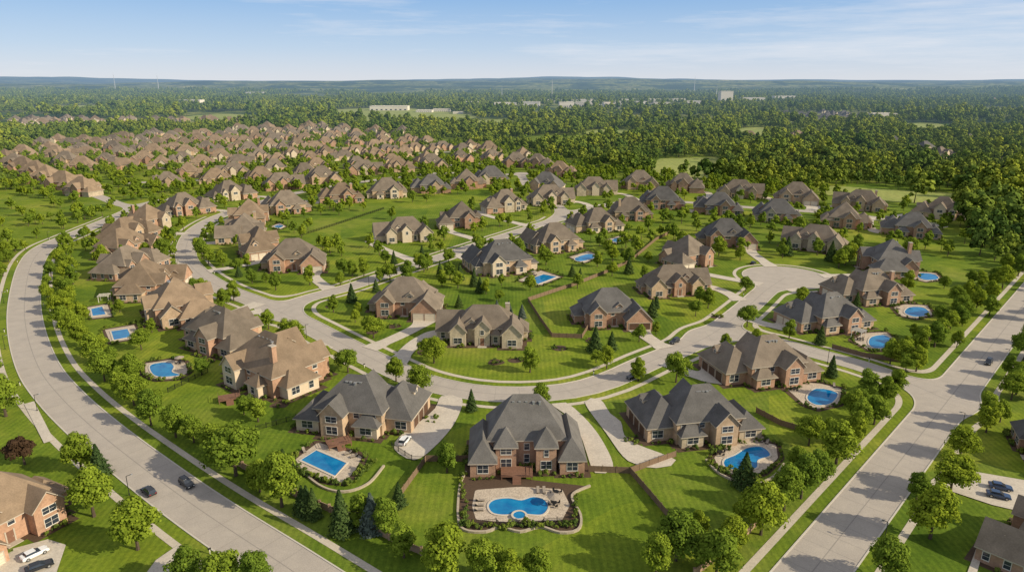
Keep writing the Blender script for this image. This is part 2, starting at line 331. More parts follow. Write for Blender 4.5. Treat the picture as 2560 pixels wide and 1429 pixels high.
def winmesh(w,h):
    k=('w',w,h)
    if k in HC: return HC[k]
    V=[];F=[];f=.10
    box(V,F,-w/2-f,w/2+f,-.09,.02,-f*1.6,0);box(V,F,-w/2-f,w/2+f,-.07,.02,h,h+f*1.2);box(V,F,-w/2-f,-w/2,-.07,.02,0,h);box(V,F,w/2,w/2+f,-.07,.02,0,h)
    n=max(1,round(w/1.0))
    for i in range(1,n): x=-w/2+w*i/n; box(V,F,x-.04,x+.04,-.06,.02,0,h)
    box(V,F,-w/2,w/2,-.055,.02,h*.5-.025,h*.5+.025)
    fm=mesh("window_frame",V,F,['white'])
    V2=[(-w/2,-.03,0),(w/2,-.03,0),(w/2,-.03,h),(-w/2,-.03,h)]
    pm=mesh("pane",V2,[(0,1,2,3)],['glass'])
    n0=len(F); s=len(V); V=V+V2; F=F+[(s,s+1,s+2,s+3)]
    cm=mesh("window",V,F,['white','glass'],[0]*n0+[1])
    HC[k]=(fm,pm,cm); return HC[k]
def garmesh(w,mt):
    k=('g',w,mt)
    if k not in HC:
        V=[];F=[]
        for i in range(4): box(V,F,-w/2,w/2,-.06,.02,.02+i*.6,.57+i*.6)
        MI=[0]*len(F); n=len(F)
        box(V,F,-w/2-.14,-w/2-.003,-.1,.02,0,2.45); box(V,F,w/2+.003,w/2+.14,-.1,.02,0,2.45); box(V,F,-w/2-.14,w/2+.14,-.1,.02,2.455,2.62)
        HC[k]=mesh("garage_door",V,F,[mt,'trim'],MI+[1]*(len(F)-n))
    return HC[k]
def doormesh():
    if 'd' not in HC:
        V=[];F=[];MI=[]; box(V,F,-.6,.6,-.06,.02,.15,2.5,MI,0); box(V,F,-.85,-.603,-.1,.02,.1,2.7,MI,1); box(V,F,.603,.85,-.1,.02,.1,2.7,MI,1); box(V,F,-1.3,1.3,-1.4,.02,0,.12,MI,1)
        box(V,F,.4,.48,-.1,-.06,1.1,1.3,MI,1)
        HC['d']=mesh("door",V,F,['deck','trim'],MI)
    return HC['d']
def hmesh(k,mir,roof,wall,acc):
    key=(k,mir,roof,wall,acc)
    if key in HC: return HC[key]
    p,bl,g,door,dm=vspec(k,mir); WV=[];WF=[];WM=[];RV=[];RF=[];RM=[]; zs=[]
    for i,(x0,x1,y0,y1,h,r) in enumerate(bl):
        wm=1 if i>=3 else 0
        if r=='h':
            box(WV,WF,x0,x1,y0,y1,-.3,h-.15); WM+=[wm]*6; zs.append(addhip(RV,RF,RM,x0,x1,y0,y1,h+.001*i,p))
        else: zs.append(addgable(RV,RF,RM,WV,WF,WM,x0,x1,y0,y1,-.3,h,p*1.05,r[1],wm))
    for x,y,z,s in dm:
        w=1.1
        if s[0]=='y': addgable(RV,RF,RM,WV,WF,WM,x-w,x+w,y,y+4,z,z+1.9,.8,'y',1,.3)
        else:
            xa,xb=(x-2.5,x+1.2) if s=='x+' else (x-1.2,x+2.5)
            addgable(RV,RF,RM,WV,WF,WM,xa,xb,y-w,y+w,z,z+1.9,.8,'x',1,.3)
    b=bl[0]; cxm=b[0]+2.6 if not mir else b[1]-2.6; V=[];F=[];MI=[]
    box(V,F,cxm-.6,cxm+.6,b[3]-3,b[3]-1.9,b[4],zs[0]-.6,MI,0); box(V,F,cxm-.7,cxm+.7,b[3]-3.1,b[3]-1.8,zs[0]-.597,zs[0]-.4,MI,1)
    HC[key]=(mesh("wall",WV,WF,[wall,acc],WM),mesh("roof",RV,RF,[roof,'trim'],RM),mesh("chimney",V,F,[wall,'trim'],MI),zs)
    return HC[key]
HOUSES=[];DRIVES=[];FOOT=[];SHRUB=[]
def inblk(bl,skip,x,y,z):
    for j,b in enumerate(bl):
        if j!=skip and b[0]-.3<x<b[1]+.3 and b[2]-.3<y<b[3]+.3 and b[4]>z: return True
    return False
DESC={'brown':'brown','grey':'dark grey','taupe':'taupe','brick':'red brick','tan':'tan brick','stone':'limestone','stucco':'cream stucco'}
def house(u,v,tu,tv,k='B',mir=0,roof='brown',wall='brick',acc=None,s=1.0,lod=0,gar='gwhite',drive=True,label=None,xy=None,ang=None,zs_=1.02):
    X,Y=S(u,v) if xy is None else xy
    if ang is None: tx,ty=S(tu,tv); ang=math.atan2(tx-X,-(ty-Y))
    if acc is None: acc=wall
    wm,rm,cm,zs=hmesh(k,mir,roof,wall,acc); p,bl,gs,door,dm=vspec(k,mir)
    e=obj("house",None,loc=(X,Y,0),rot=ang,scale=(s,s,s*zs_)); e.empty_display_size=1
    e['label']=label or f"two-storey {DESC[wall]} house with a {DESC[roof]} shingled roof"
    e['category']="house"; e['group']="houses of the subdivision"
    obj("wall",wm,e); ro=obj("roof",rm,e)
    HOUSES.append((X,Y,13.5*s)); ca,sa=math.cos(ang),math.sin(ang)
    W=lambda x,y:(X+s*(x*ca-y*sa),Y+s*(x*sa+y*ca))
    if lod<2:
        if random.random()<.3: obj("chimney",cm,ro)
        ga={(i,sd) for i,sd,n in gs}
        for i,(x0,x1,y0,y1,h,r) in enumerate(bl):
            for sd,ln,c0,rt in (('y-',x1-x0,(x0,y0),0),('x+',y1-y0,(x1,y0),math.pi/2),('y+',x1-x0,(x1,y1),math.pi),('x-',y1-y0,(x0,y1),-math.pi/2)):
                n=max(1,int(ln/(3.4 if lod==0 else 5.0))); dx,dy=math.cos(rt),math.sin(rt)
                for fl in range(2 if h>5 else 1):
                    if fl==0 and (i,sd) in ga: continue
                    for q in range(n):
                        t=ln*(q+.5)/n; x=c0[0]+dx*t; y=c0[1]+dy*t; ox,oy=dy,-dx; z=.9+2.75*fl
                        if inblk(bl,i,x+ox*.5,y+oy*.5,z-.5) or inblk(bl,i,x+ox*.5+dx*.9,y+oy*.5+dy*.9,z-.5) or inblk(bl,i,x+ox*.5-dx*.9,y+oy*.5-dy*.9,z-.5): continue
                        if sd=='y-' and fl==0 and abs(x-door[0])<2.2 and abs(y-door[1])<.5: continue
                        if (i+q+fl)%4==0 and fl==1: w=1.0
                        elif ln/n>4.4 : w=2.4
                        elif (i+q)%3==0 and ln/n>2.8: w=1.9
                        else: w=1.15
                        hh=1.7 if fl==0 else 1.3
                        fm,pm,cw=winmesh(w,hh)
                        if lod==0: wo=obj("window",fm,e,(x,y,z),rt); obj("pane",pm,wo)
                        else: obj("window",cw,e,(x,y,z),rt)
        for x,y,z,sd in dm:
            fm,pm,cw=winmesh(1.0,1.1)
            rt={'y-':0,'x+':math.pi/2,'x-':-math.pi/2}[sd]
            lx,ly=(x,y) if sd=='y-' else ((x+1.2,y) if sd=='x+' else (x-1.2,y))
            obj("window",cw,ro,(lx,ly,z+.5),rt)
        for i,sd,n in gs:
            x0,x1,y0,y1=bl[i][:4]
            rt,c,ln,dr={'y-':(0,((x0+x1)/2,y0),x1-x0,(1,0)),'x+':(math.pi/2,(x1,(y0+y1)/2),y1-y0,(0,1)),'x-':(-math.pi/2,(x0,(y0+y1)/2),y1-y0,(0,-1))}[sd]
            wd=2.7 if n==3 else 3.2; sp=wd+.55
            if ln<n*sp: wd=ln/n-.6; sp=wd+.5
            for q in range(n):
                o=(q-(n-1)/2)*sp; obj("garage_door",garmesh(round(wd,2),gar),e,(c[0]+dr[0]*o,c[1]+dr[1]*o,0),rt)
        if lod==0:
            obj("door",doormesh(),e,(door[0],door[1],0),0)
            b=bl[0]; ym=(b[2]+b[3])/2
            if 'vent' not in HC:
                V=[];F=[]; box(V,F,-.22,.22,-.22,.22,-.4,.25); box(V,F,-.3,.3,-.3,.3,.253,.36); HC['vent']=mesh("roof_vent",V,F,['metal'])
            for q in range(5): obj("roof_vent",HC['vent'],ro,(b[0]+6+q*(b[1]-b[0]-12)/4+random.uniform(-.3,.3),ym+1.2+random.uniform(-.2,.5),zs[0]-1.5),0)
        if lod==0 or Y<400:
            V=[];F=[]
            for i,b in enumerate(bl):
                sA=len(V); c=[(b[0]-1.4,b[2]-1.4),(b[1]+1.4,b[2]-1.4),(b[1]+1.4,b[3]+1.4),(b[0]-1.4,b[3]+1.4)]
                for q in c: w_=W(*q); V.append((w_[0],w_[1],.012+.004*i))
                F.append((sA,sA+1,sA+2,sA+3))
            obj("planting_bed",mesh("planting_bed",V,F,['mulch']),kind="structure")
        for i,b in enumerate(bl):
            x0,x1,y0,y1=b[:4]
            for sd,ln,c0,rt in (('y-',x1-x0,(x0,y0),0),('x+',y1-y0,(x1,y0),math.pi/2),('y+',x1-x0,(x1,y1),math.pi),('x-',y1-y0,(x0,y1),-math.pi/2)):
                if (i,sd) in ga: continue
                dx,dy=math.cos(rt),math.sin(rt); t=.8
                while t<ln-.4:
                    x=c0[0]+dx*t+dy*1.05; y=c0[1]+dy*t-dx*1.05
                    if not inblk(bl,i,x,y,1) and random.random()<.85 and not (abs(x-door[0])<1.6 and y<door[1]): SHRUB.append((*W(x,y),random.uniform(.5,1.2)))
                    t+=random.uniform(1.2,2.3)
    for b in bl: FOOT.append([W(b[0]-1,b[2]-1),W(b[1]+1,b[2]-1),W(b[1]+1,b[3]+1),W(b[0]-1,b[3]+1)])
    if drive:
        i,sd,n=gs[0]; x0,x1,y0,y1=bl[i][:4]
        c,nn,ln={'y-':(((x0+x1)/2,y0),(0,-1),x1-x0),'x+':((x1,(y0+y1)/2),(1,0),y1-y0),'x-':((x0,(y0+y1)/2),(-1,0),y1-y0)}[sd]
        a=W(*c); b_=W(c[0]+nn[0]*7,c[1]+nn[1]*7)
        tgt=W(c[0]+nn[0]*9+0,min(c[1],-9)-14)
        best=None
        for kk,(pts,hw) in ROADS.items():
            for q in pts:
                dd=math.hypot(q[0]-tgt[0],q[1]-tgt[1])
                if best is None or dd<best[0]: best=(dd,q,hw)
        if best[0]<45 and best[1][1]<640:
            q=best[1]; DRIVES.append((a,b_,q,(ln*.9*s)/2 if lod<2 else 3,s))
    return e
NEAR=[
 (1314,1135,1300,985,'A',0,'grey','brick','brick',1.05,'gbrown',False,"large brick house with steep grey hip roofs above a pool terrace"),
 (905,1050,1010,930,'B',1,'grey','tan','stucco',1.26,'gbrown',False,"tan brick house with grey hip roofs and a three-door garage"),
 (1738,1072,1625,950,'B',0,'grey','tan','stone',1.22,'gbrown',False,"tan stone house with dark grey roof and long side garage"),
 (690,945,850,885,'C',0,'brown','brick','stucco',1.38,'gwhite',True,"brick house with a broad brown hip roof and corner deck"),
 (1905,936,1790,860,'B',0,'taupe','brick','brick',1.26,'gbrown',True,"red brick house with taupe roof and dark side garage doors"),
 (2065,812,1960,765,'B',0,'grey','brick','tan',1.22,'gwhite',True,"red brick house with dark grey roof and cream side garage doors"),
 (560,858,720,800,'B',0,'taupe','brick','tan',1.30,'gwhite',True,None),
 (448,788,640,755,'E',0,'brown','brick','tan',1.34,'gwhite',True,None),
 (368,728,560,722,'C',0,'brown','brick','tan',1.28,'gwhite',True,None),
 (322,680,500,690,'B',0,'taupe','brick','brick',1.24,'gwhite',True,None),
 (1215,842,1190,978,'D',1,'taupe','stone','stone',1.22,'gwhite',True,"limestone house with steep front gables on a curved lawn"),
 (1018,772,950,880,'C',0,'taupe','brick','stone',1.24,'gwhite',True,"brick and stone house with taupe hip roof and cream garage"),
 (1520,797,1590,900,'C',0,'grey','brick','brick',1.16,'gbrown',True,None),
 (1678,725,1790,815,'D',0,'taupe','tan','brick',1.17,'gwhite',True,None),
 (1716,655,1880,700,'E',0,'taupe','brick','brick',1.22,'gwhite',True,None),
 (2170,746,2040,690,'B',0,'taupe','brick','tan',1.24,'gwhite',True,None),
 (2220,673,2060,670,'E',1,'grey','brick','brick',1.3,'gwhite',True,None),
 (1255,672,1180,615,'C',0,'grey','tan','stucco',1.36,'gwhite',True,None),
 (737,665,700,745,'C',0,'taupe','brick','tan',1.3,'gwhite',True,None),
 (-12,1325,190,1425,'C',1,'brown','brick','brick',1.12,'gwhite',False,"brick house with cream garage doors and tan gabled roof"),
 (2650,1400,2450,1320,'C',0,'taupe','brick','brick',1.0,'gbrown',False,"brown-roofed brick house beside a mown lawn"),
 (2670,1160,2500,1130,'B',1,'grey','brick','tan',1.0,'gwhite',False,None),
]
for i,h in enumerate(NEAR): house(h[0],h[1],h[2],h[3],h[4],h[5],h[6],h[7],h[8],h[9],0,h[10],h[11],h[12],zs_=1.17 if i==0 else .98)
MID=[(312,634,480,650,'C',0,'brown','brick'),(318,600,470,610,'B',0,'brown','brick'),(374,568,480,580,'E',0,'brown','brick'),(463,533,530,550,'B',0,'taupe','brick'),
(652,630,510,650,'B',0,'brown','brick'),(615,594,490,600,'C',0,'taupe','tan'),(627,555,520,560,'E',0,'brown','brick'),
(1810,608,1890,690,'C',0,'grey','brick'),(2040,620,1990,690,'D',1,'taupe','stone'),
(1385,620,1300,582,'C',0,'taupe','tan'),(1490,574,1420,545,'B',0,'taupe','tan'),(1573,545,1530,505,'C',1,'taupe','tan'),
(1155,562,1190,605,'E',0,'taupe','brick'),(1015,597,1060,650,'D',1,'taupe','stone'),(1260,524,1330,560,'B',1,'taupe','brick'),
(1373,507,1400,530,'D',0,'taupe','stone'),(1365,474,1345,485,'C',0,'grey','tan'),(1484,484,1500,515,'D',0,'taupe','stone'),(1655,517,1650,500,'C',0,'grey','brick'),
(1795,532,1790,508,'B',0,'grey','brick'),(1942,550,1930,522,'C',0,'grey','brick'),(2107,564,2100,535,'E',0,'taupe','brick'),(2275,587,2260,555,'B',0,'grey','brick'),
(1598,469,1610,500,'C',0,'taupe','tan'),(1708,476,1710,502,'B',0,'taupe','brick'),(1845,492,1850,515,'D',0,'taupe','tan'),(1988,504,1990,524,'C',0,'taupe','tan'),
(2152,522,2150,540,'D',1,'taupe','tan'),(2350,542,2330,560,'B',1,'taupe','tan'),
(718,529,690,495,'C',0,'taupe','tan'),(855,504,830,465,'B',0,'brown','brick'),(968,491,950,450,'C',1,'taupe','tan'),(1078,479,1060,436,'B',0,'grey','tan'),(1167,468,1160,434,'E',0,'taupe','brick'),(1228,456,1220,436,'C',0,'grey','tan'),
(575,497,640,510,'B',0,'taupe','brick'),(705,471,720,485,'D',0,'taupe','brick'),(806,456,820,468,'C',0,'taupe','tan'),(910,434,915,452,'D',0,'taupe','brick'),(995,427,1000,440,'B',0,'brown','tan'),(1080,419,1090,432,'C',0,'taupe','tan'),
(208,486,300,470,'B',0,'brown','brick'),(163,470,250,455,'C',0,'brown','brick'),(122,455,200,440,'E',0,'brown','brick'),(90,441,180,425,'B',0,'brown','brick'),(62,429,150,414,'C',0,'brown','brick'),(38,418,120,403,'B',0,'taupe','brick'),(18,408,100,396,'E',0,'brown','brick'),
(1400,440,1370,470,'B',0,'brown','brick'),(1290,415,1295,432,'C',0,'taupe','brick'),(1345,418,1320,432,'B',0,'taupe','tan')]
accs={'brick':['brick','tan','stone'],'tan':['tan','stucco','brick'],'stone':['stone','stucco']}
for i,h in enumerate(MID):
    X,Y=S(h[0],h[1]); lod=1 if Y<560 else 2
    house(*h[:8],accs[h[7]][i%len(accs[h[7]])],1.24 if h[0]<500 and Y<480 else 1.27 if Y<480 else 1.34,lod,'gwhite',h[0]>240)
def inpoly(px,py,poly):
    c=np.zeros(np.shape(px),bool); n=len(poly)
    for i in range(n):
        x1,y1=poly[i]; x2,y2=poly[(i+1)%n]
        cond=((y1>py)!=(y2>py))&(px<(x2-x1)*(py-y1)/((y2-y1) if y2!=y1 else 1e-9)+x1); c^=cond
    return c
far=SP([(10,392),(120,356),(380,338),(560,335),(700,332),(900,336),(1060,350),(1340,392),(1330,408),(1180,424),(1000,418),(900,424),(790,440),(700,455),(600,472),(480,478),(330,470),(250,440),(150,430),(60,400)])
nf=0; a0=R(14)
for j in range(0,20):
    y0=480+(j//2)*146+(j%2)*56      # houses face each other across curving streets, with wooded gardens behind
    x=-900
    while x<900:
        x+=random.uniform(37,43)
        yy=y0+46*math.sin(x*.0065+1.0)+random.uniform(-2,2)
        X=x*math.cos(a0)-yy*math.sin(a0)+200; Y=x*math.sin(a0)+yy*math.cos(a0)
        if not inpoly(np.float64(X),np.float64(Y),far): continue
        if any(math.hypot(X-h[0],Y-h[1])<34 for h in HOUSES) or fr(X,Y)<14 or nf>140: continue
        if random.random()<.05: continue
        nf+=1; k=random.choice('ABCDE'); w=random.choice(['brick','tan','tan'])
        house(0,0,0,0,k,random.randint(0,1),random.choice(['brown','taupe','brown']),w,random.choice(accs[w]),random.uniform(1.1,1.22),2,drive=False,xy=(X,Y),ang=a0+.27*math.cos(x*.0065+1.0)+(0 if j%2 else math.pi)+random.uniform(-.08,.08))
V=[];F=[]
for j in range(0,20,2):
    y0=480+(j//2)*146+28; prev=None
    for i in range(120):
        x=-900+i*15; yy=y0+46*math.sin(x*.0065+1.0); X=x*math.cos(a0)-yy*math.sin(a0)+200; Y=x*math.sin(a0)+yy*math.cos(a0)
        ok=bool(inpoly(np.float64(X),np.float64(Y),far)) and all(math.hypot(X-h[0],Y-h[1])>13 for h in HOUSES)
        if ok and prev: quadstrip(prev,(X,Y),11,.05)
        prev=(X,Y) if ok else None
FARROAD=[(V[i][0],V[i][1]) for i in range(0,len(V),4)]
obj("road",mesh("road_far",V,F,['road']),kind="structure")
HAM=[]
def hamlet(poly,n,s=1.0,roofs=('brown','taupe'),gap=36):
    w=SP(poly); xs=[p[0] for p in w]; ys=[p[1] for p in w]; c=0;t=0; mine=[]
    while c<n and t<3000:
        t+=1; X=random.uniform(min(xs),max(xs));Y=random.uniform(min(ys),max(ys))
        if not inpoly(np.float64(X),np.float64(Y),w) or any(math.hypot(X-a,Y-b)<gap for a,b in mine): continue
        mine.append((X,Y)); c+=1; HAM.append((X,Y))
        house(0,0,0,0,random.choice('BCE'),0,random.choice(roofs),'stucco',None,s,2,drive=False,xy=(X,Y),ang=random.uniform(-.6,.6)+random.choice([0,math.pi]))
hamlet([(30,300),(330,302),(620,298),(600,310),(300,322),(30,316)],28,1.35)
hamlet([(1950,286),(2050,283),(2160,290),(2140,306),(1990,304)],20,1.2,('grey',))
hamlet([(560,322),(860,318),(1040,335),(900,334),(600,332)],14,1.3)
hamlet([(2180,372),(2560,380),(2560,405),(2300,395)],5,1.2,('grey','taupe'),70)
hamlet([(1850,345),(2480,345),(2500,366),(1950,364)],6,1.2,('grey','brown'),80)
hamlet([(2200,232),(2560,238),(2560,262),(2200,255)],8,1.6,('brown','grey'),90)
# driveways
dz=[.145]
def nz(): dz[0]+=.0007; return dz[0]
for a,b,q,hw,s in DRIVES:
    pts=[]
    for i in range(15):
        t=i/14; pts.append(((1-t)**2*a[0]+2*t*(1-t)*b[0]+t*t*q[0],(1-t)**2*a[1]+2*t*(1-t)*b[1]+t*t*q[1]))
    cut=[]
    for p in pts:
        cut.append(p)
        if fr(*p)<0.25: break
    if len(cut)<3: continue
    V=[];F=[]; z=nz()
    for i,p in enumerate(cut):
        p0=cut[max(i-1,0)];p1=cut[min(i+1,len(cut)-1)]; dx,dy=p1[0]-p0[0],p1[1]-p0[1]; l=math.hypot(dx,dy) or 1
        w=hw+(2.8-hw)*min(1,i/4.5) if hw>3 else 2.8
        if i>=len(cut)-2: w+=.7
        V+=[(p[0]-dy/l*w,p[1]+dx/l*w,z),(p[0]+dy/l*w,p[1]-dx/l*w,z+.00005*i)]
        if i: k=2*i; F.append((k-2,k-1,k+1,k))
    obj("driveway",mesh("driveway",V,F,['drive']),kind="structure"); FOOT+= [[(v[0],v[1]) for v in (V[k-2],V[k-1],V[k+1],V[k])] for k in range(2,len(V),2)]
for pl,sm in (([(1378,1009),(1414,1006),(1462,1045),(1505,1100),(1533,1168),(1488,1182),(1466,1130),(1452,1090),(1425,1045)],1),
 ([(1104,990),(1155,996),(1138,1055),(1085,1118),(1035,1150),(985,1122),(1000,1090),(1042,1060),(1088,1020)],1),
 ([(1462,1005),(1500,998),(1526,1034),(1552,1054),(1572,1100),(1690,1150),(1640,1170),(1570,1152),(1515,1082)],1),
 ([(0,1380),(120,1348),(165,1362),(135,1450),(-80,1500),(-80,1440)],0),([(390,1400),(445,1362),(478,1378),(420,1440),(360,1440)],0),
 ([(2415,1440),(2440,1372),(2458,1376),(2440,1440)],0),([(2318,1208),(2372,1168),(2560,1200),(2600,1290),(2480,1262)],0),([(60,1010),(85,1003),(135,1100),(110,1108)],0)):
    w=catmull(SP(pl),2.5,True) if sm else SP(pl); sheet("driveway",w,nz(),'drive',kind="structure"); FOOT.append(w)
# ---------------------------------------------------------------- vegetation meshes
def leafmesh(name,C,N,T,size,mats,trunk=None):
    n=len(C); N=N/np.maximum(np.linalg.norm(N,axis=1,keepdims=True),1e-6)
    r=rng.normal(size=(n,3)); A=np.cross(N,r); A/=np.maximum(np.linalg.norm(A,axis=1,keepdims=True),1e-6); B=np.cross(N,A)
    s=(size*rng.uniform(.6,1.3,n))[:,None]; A=A*s; B=B*s*.8
    P=np.stack([C-A-B*.5,C+A*.3-B,C+A+B*.4,C-A*.2+B],1).reshape(-1,3).astype(np.float32)
    nf=n; loops=np.arange(4*n); ls=np.arange(n)*4; tone=np.repeat(T,4).astype(np.float32); mi=np.zeros(n,np.int32)
    me=bpy.data.meshes.new(name)
    if trunk is not None:
        TV,TF=trunk; k=len(P); P=np.vstack([P,np.array(TV,np.float32)]); extra=np.array(TF)+k
        loops=np.concatenate([loops,extra.ravel()]); ls=np.concatenate([ls,4*n+np.arange(len(TF))*4]); tone=np.concatenate([tone,np.zeros(len(TV),np.float32)]); mi=np.concatenate([mi,np.ones(len(TF),np.int32)]); nf=n+len(TF)
    me.vertices.add(len(P)); me.vertices.foreach_set('co',P.ravel()); me.loops.add(len(loops)); me.loops.foreach_set('vertex_index',loops.astype(np.int32))
    me.polygons.add(nf); me.polygons.foreach_set('loop_start',ls.astype(np.int32))
    for m in mats: me.materials.append(M[m])
    me.polygons.foreach_set('material_index',mi)
    me.update(calc_edges=True); me.validate()
    at=me.attributes.new('tone','FLOAT','POINT'); at.data.foreach_set('value',tone); return me
def crown(H,Rr,base,nc,nl,shape=.3):
    """leaf cards gathered in clumps through the crown volume (unit: metres)"""
    C=[];N=[];T=[]; cz=(H+base)/2; hz=(H-base)/2; lean=rng.uniform(-.12,.12,2)*Rr
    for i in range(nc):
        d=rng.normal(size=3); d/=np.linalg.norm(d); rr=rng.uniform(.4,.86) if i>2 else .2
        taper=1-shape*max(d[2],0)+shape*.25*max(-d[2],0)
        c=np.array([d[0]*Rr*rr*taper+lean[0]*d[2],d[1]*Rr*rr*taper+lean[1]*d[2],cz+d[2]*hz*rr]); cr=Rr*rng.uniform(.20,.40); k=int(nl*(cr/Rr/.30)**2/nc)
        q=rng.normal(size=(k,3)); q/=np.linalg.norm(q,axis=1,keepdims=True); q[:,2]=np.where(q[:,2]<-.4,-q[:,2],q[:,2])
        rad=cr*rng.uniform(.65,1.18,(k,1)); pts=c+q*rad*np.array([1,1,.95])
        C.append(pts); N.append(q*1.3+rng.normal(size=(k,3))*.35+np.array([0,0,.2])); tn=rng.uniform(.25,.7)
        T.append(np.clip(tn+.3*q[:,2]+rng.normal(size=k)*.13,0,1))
    return np.vstack(C),np.vstack(N),np.concatenate(T)
def trunkgeo(H,base,r,nb=5):
    V=[];F=[]
    def tube(p,q,a,b,n=6):
        p=Vector(p);q=Vector(q); d=(q-p).normalized(); x=d.orthogonal().normalized(); y=d.cross(x); s=len(V)
        for c,rr in ((p,a),(q,b)):
            for i in range(n): t=2*math.pi*i/n; V.append(tuple(c+x*math.cos(t)*rr+y*math.sin(t)*rr))
        for i in range(n): F.append((s+i,s+(i+1)%n,s+n+(i+1)%n,s+n+i))
    tube((0,0,-.2),(0,0,base+.5),r*1.3,r*.8); tube((0,0,base+.5),(.1,0,H*.75),r*.8,r*.25)
    for i in range(nb):
        t=i*2.4; z=base+(H-base)*(.05+.09*i); L=H*.24; tube((0,0,z),(math.cos(t)*L,math.sin(t)*L,z+L*.8),r*.45,r*.12,4)
    return V,F
BT=[]
for i,(H,Rr,b,sh) in enumerate([(9,3.1,1.3,.45),(9,3.5,1.2,.4),(9,2.7,1.2,.6),(9,3.0,1.5,.6),(9,3.7,1.3,.35),(9,2.4,1.0,.5),(9,3.3,1.4,.55),(9,2.9,1.7,.4),(9,3.2,1.2,.75)]):
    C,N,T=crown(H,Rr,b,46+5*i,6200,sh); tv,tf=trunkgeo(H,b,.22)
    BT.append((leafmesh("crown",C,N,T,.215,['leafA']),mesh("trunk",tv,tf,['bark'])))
def cone(H,Rr,base,n):
    z=rng.uniform(0,1,n)**1.35; t=rng.uniform(0,2*math.pi,n); lob=1+.16*np.sin(t*5+z*30)+.1*np.sin(z*60)
    rr=Rr*(1-z)*rng.uniform(.55,1.0,n)*lob+.1; C=np.stack([rr*np.cos(t),rr*np.sin(t),base+(H-base)*z],1)
    N=np.stack([np.cos(t),np.sin(t),np.full(n,.6)],1)+rng.normal(size=(n,3))*.4
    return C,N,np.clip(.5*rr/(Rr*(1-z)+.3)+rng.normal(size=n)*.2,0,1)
CT=[]
for i in range(3):
    C,N,T=cone(8,2.2+.3*i,.4,3000); tv,tf=trunkgeo(8,.6,.15,0)
    CT.append((leafmesh("crown",C,N,T,.21,['leafC']),mesh("trunk",tv,tf,['bark'])))
C,N,T=cone(8,2.6,.3,3000); SPR=(leafmesh("crown",C,N,T,.21,['leafB']),CT[0][1])
C,N,T=crown(7,2.8,1.1,26,4000); PLM=(leafmesh("crown",C,N,T,.24,['leafP']),BT[0][1])
SH=[]
for i in range(4):
    C,N,T=crown(1.3,1.0,.0,8,300); SH.append(leafmesh("shrub",C,N,T,.14,['leafS']))
stuffcol=bpy.data.collections.new("forest_variants")
for i in range(8):
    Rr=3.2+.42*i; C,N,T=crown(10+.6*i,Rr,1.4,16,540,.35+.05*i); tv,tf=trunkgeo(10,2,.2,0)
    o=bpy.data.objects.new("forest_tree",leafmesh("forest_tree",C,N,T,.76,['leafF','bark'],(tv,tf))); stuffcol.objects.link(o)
gardcol=bpy.data.collections.new("garden_variants")
for i in range(4):
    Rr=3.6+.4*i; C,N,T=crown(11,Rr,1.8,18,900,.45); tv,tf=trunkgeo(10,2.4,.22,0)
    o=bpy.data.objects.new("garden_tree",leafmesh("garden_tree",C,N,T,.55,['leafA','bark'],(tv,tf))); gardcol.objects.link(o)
shcol=bpy.data.collections.new("shrub_variants")
for m_ in SH: shcol.objects.link(bpy.data.objects.new("shrub_source",m_))
def scatter(name,pts,col,label,cat):
    me=bpy.data.meshes.new(name); me.from_pydata([tuple(p[:3]) for p in pts],[],[])
    at=me.attributes.new('scl','FLOAT','POINT'); at.data.foreach_set('value',[p[3] for p in pts])
    o=obj(name,me,kind="stuff",label=label,category=cat)
    g=bpy.data.node_groups.new(name,"GeometryNodeTree"); g.interface.new_socket("Geometry",in_out='INPUT',socket_type='NodeSocketGeometry'); g.interface.new_socket("Geometry",in_out='OUTPUT',socket_type='NodeSocketGeometry')
    n=g.nodes;l=g.links; i=n.new('NodeGroupInput'); ou=n.new('NodeGroupOutput'); ip=n.new('GeometryNodeInstanceOnPoints'); ci=n.new('GeometryNodeCollectionInfo')
    ci.inputs[0].default_value=col; ci.inputs['Separate Children'].default_value=True; ci.inputs['Reset Children'].default_value=True
    rv=n.new('FunctionNodeRandomValue'); rv.data_type='FLOAT_VECTOR'; rv.inputs[0].default_value=(0,0,0); rv.inputs[1].default_value=(.08,.08,6.28)
    na=n.new('GeometryNodeInputNamedAttribute'); na.data_type='FLOAT'; na.inputs['Name'].default_value='scl'
    l.new(i.outputs[0],ip.inputs['Points']); l.new(ci.outputs[0],ip.inputs['Instance']); ip.inputs['Pick Instance'].default_value=True
    l.new(rv.outputs[0],ip.inputs['Rotation']); l.new(na.outputs['Attribute'],ip.inputs['Scale']); l.new(ip.outputs[0],ou.inputs[0])
    md=o.modifiers.new("scatter",'NODES'); md.node_group=g; return o
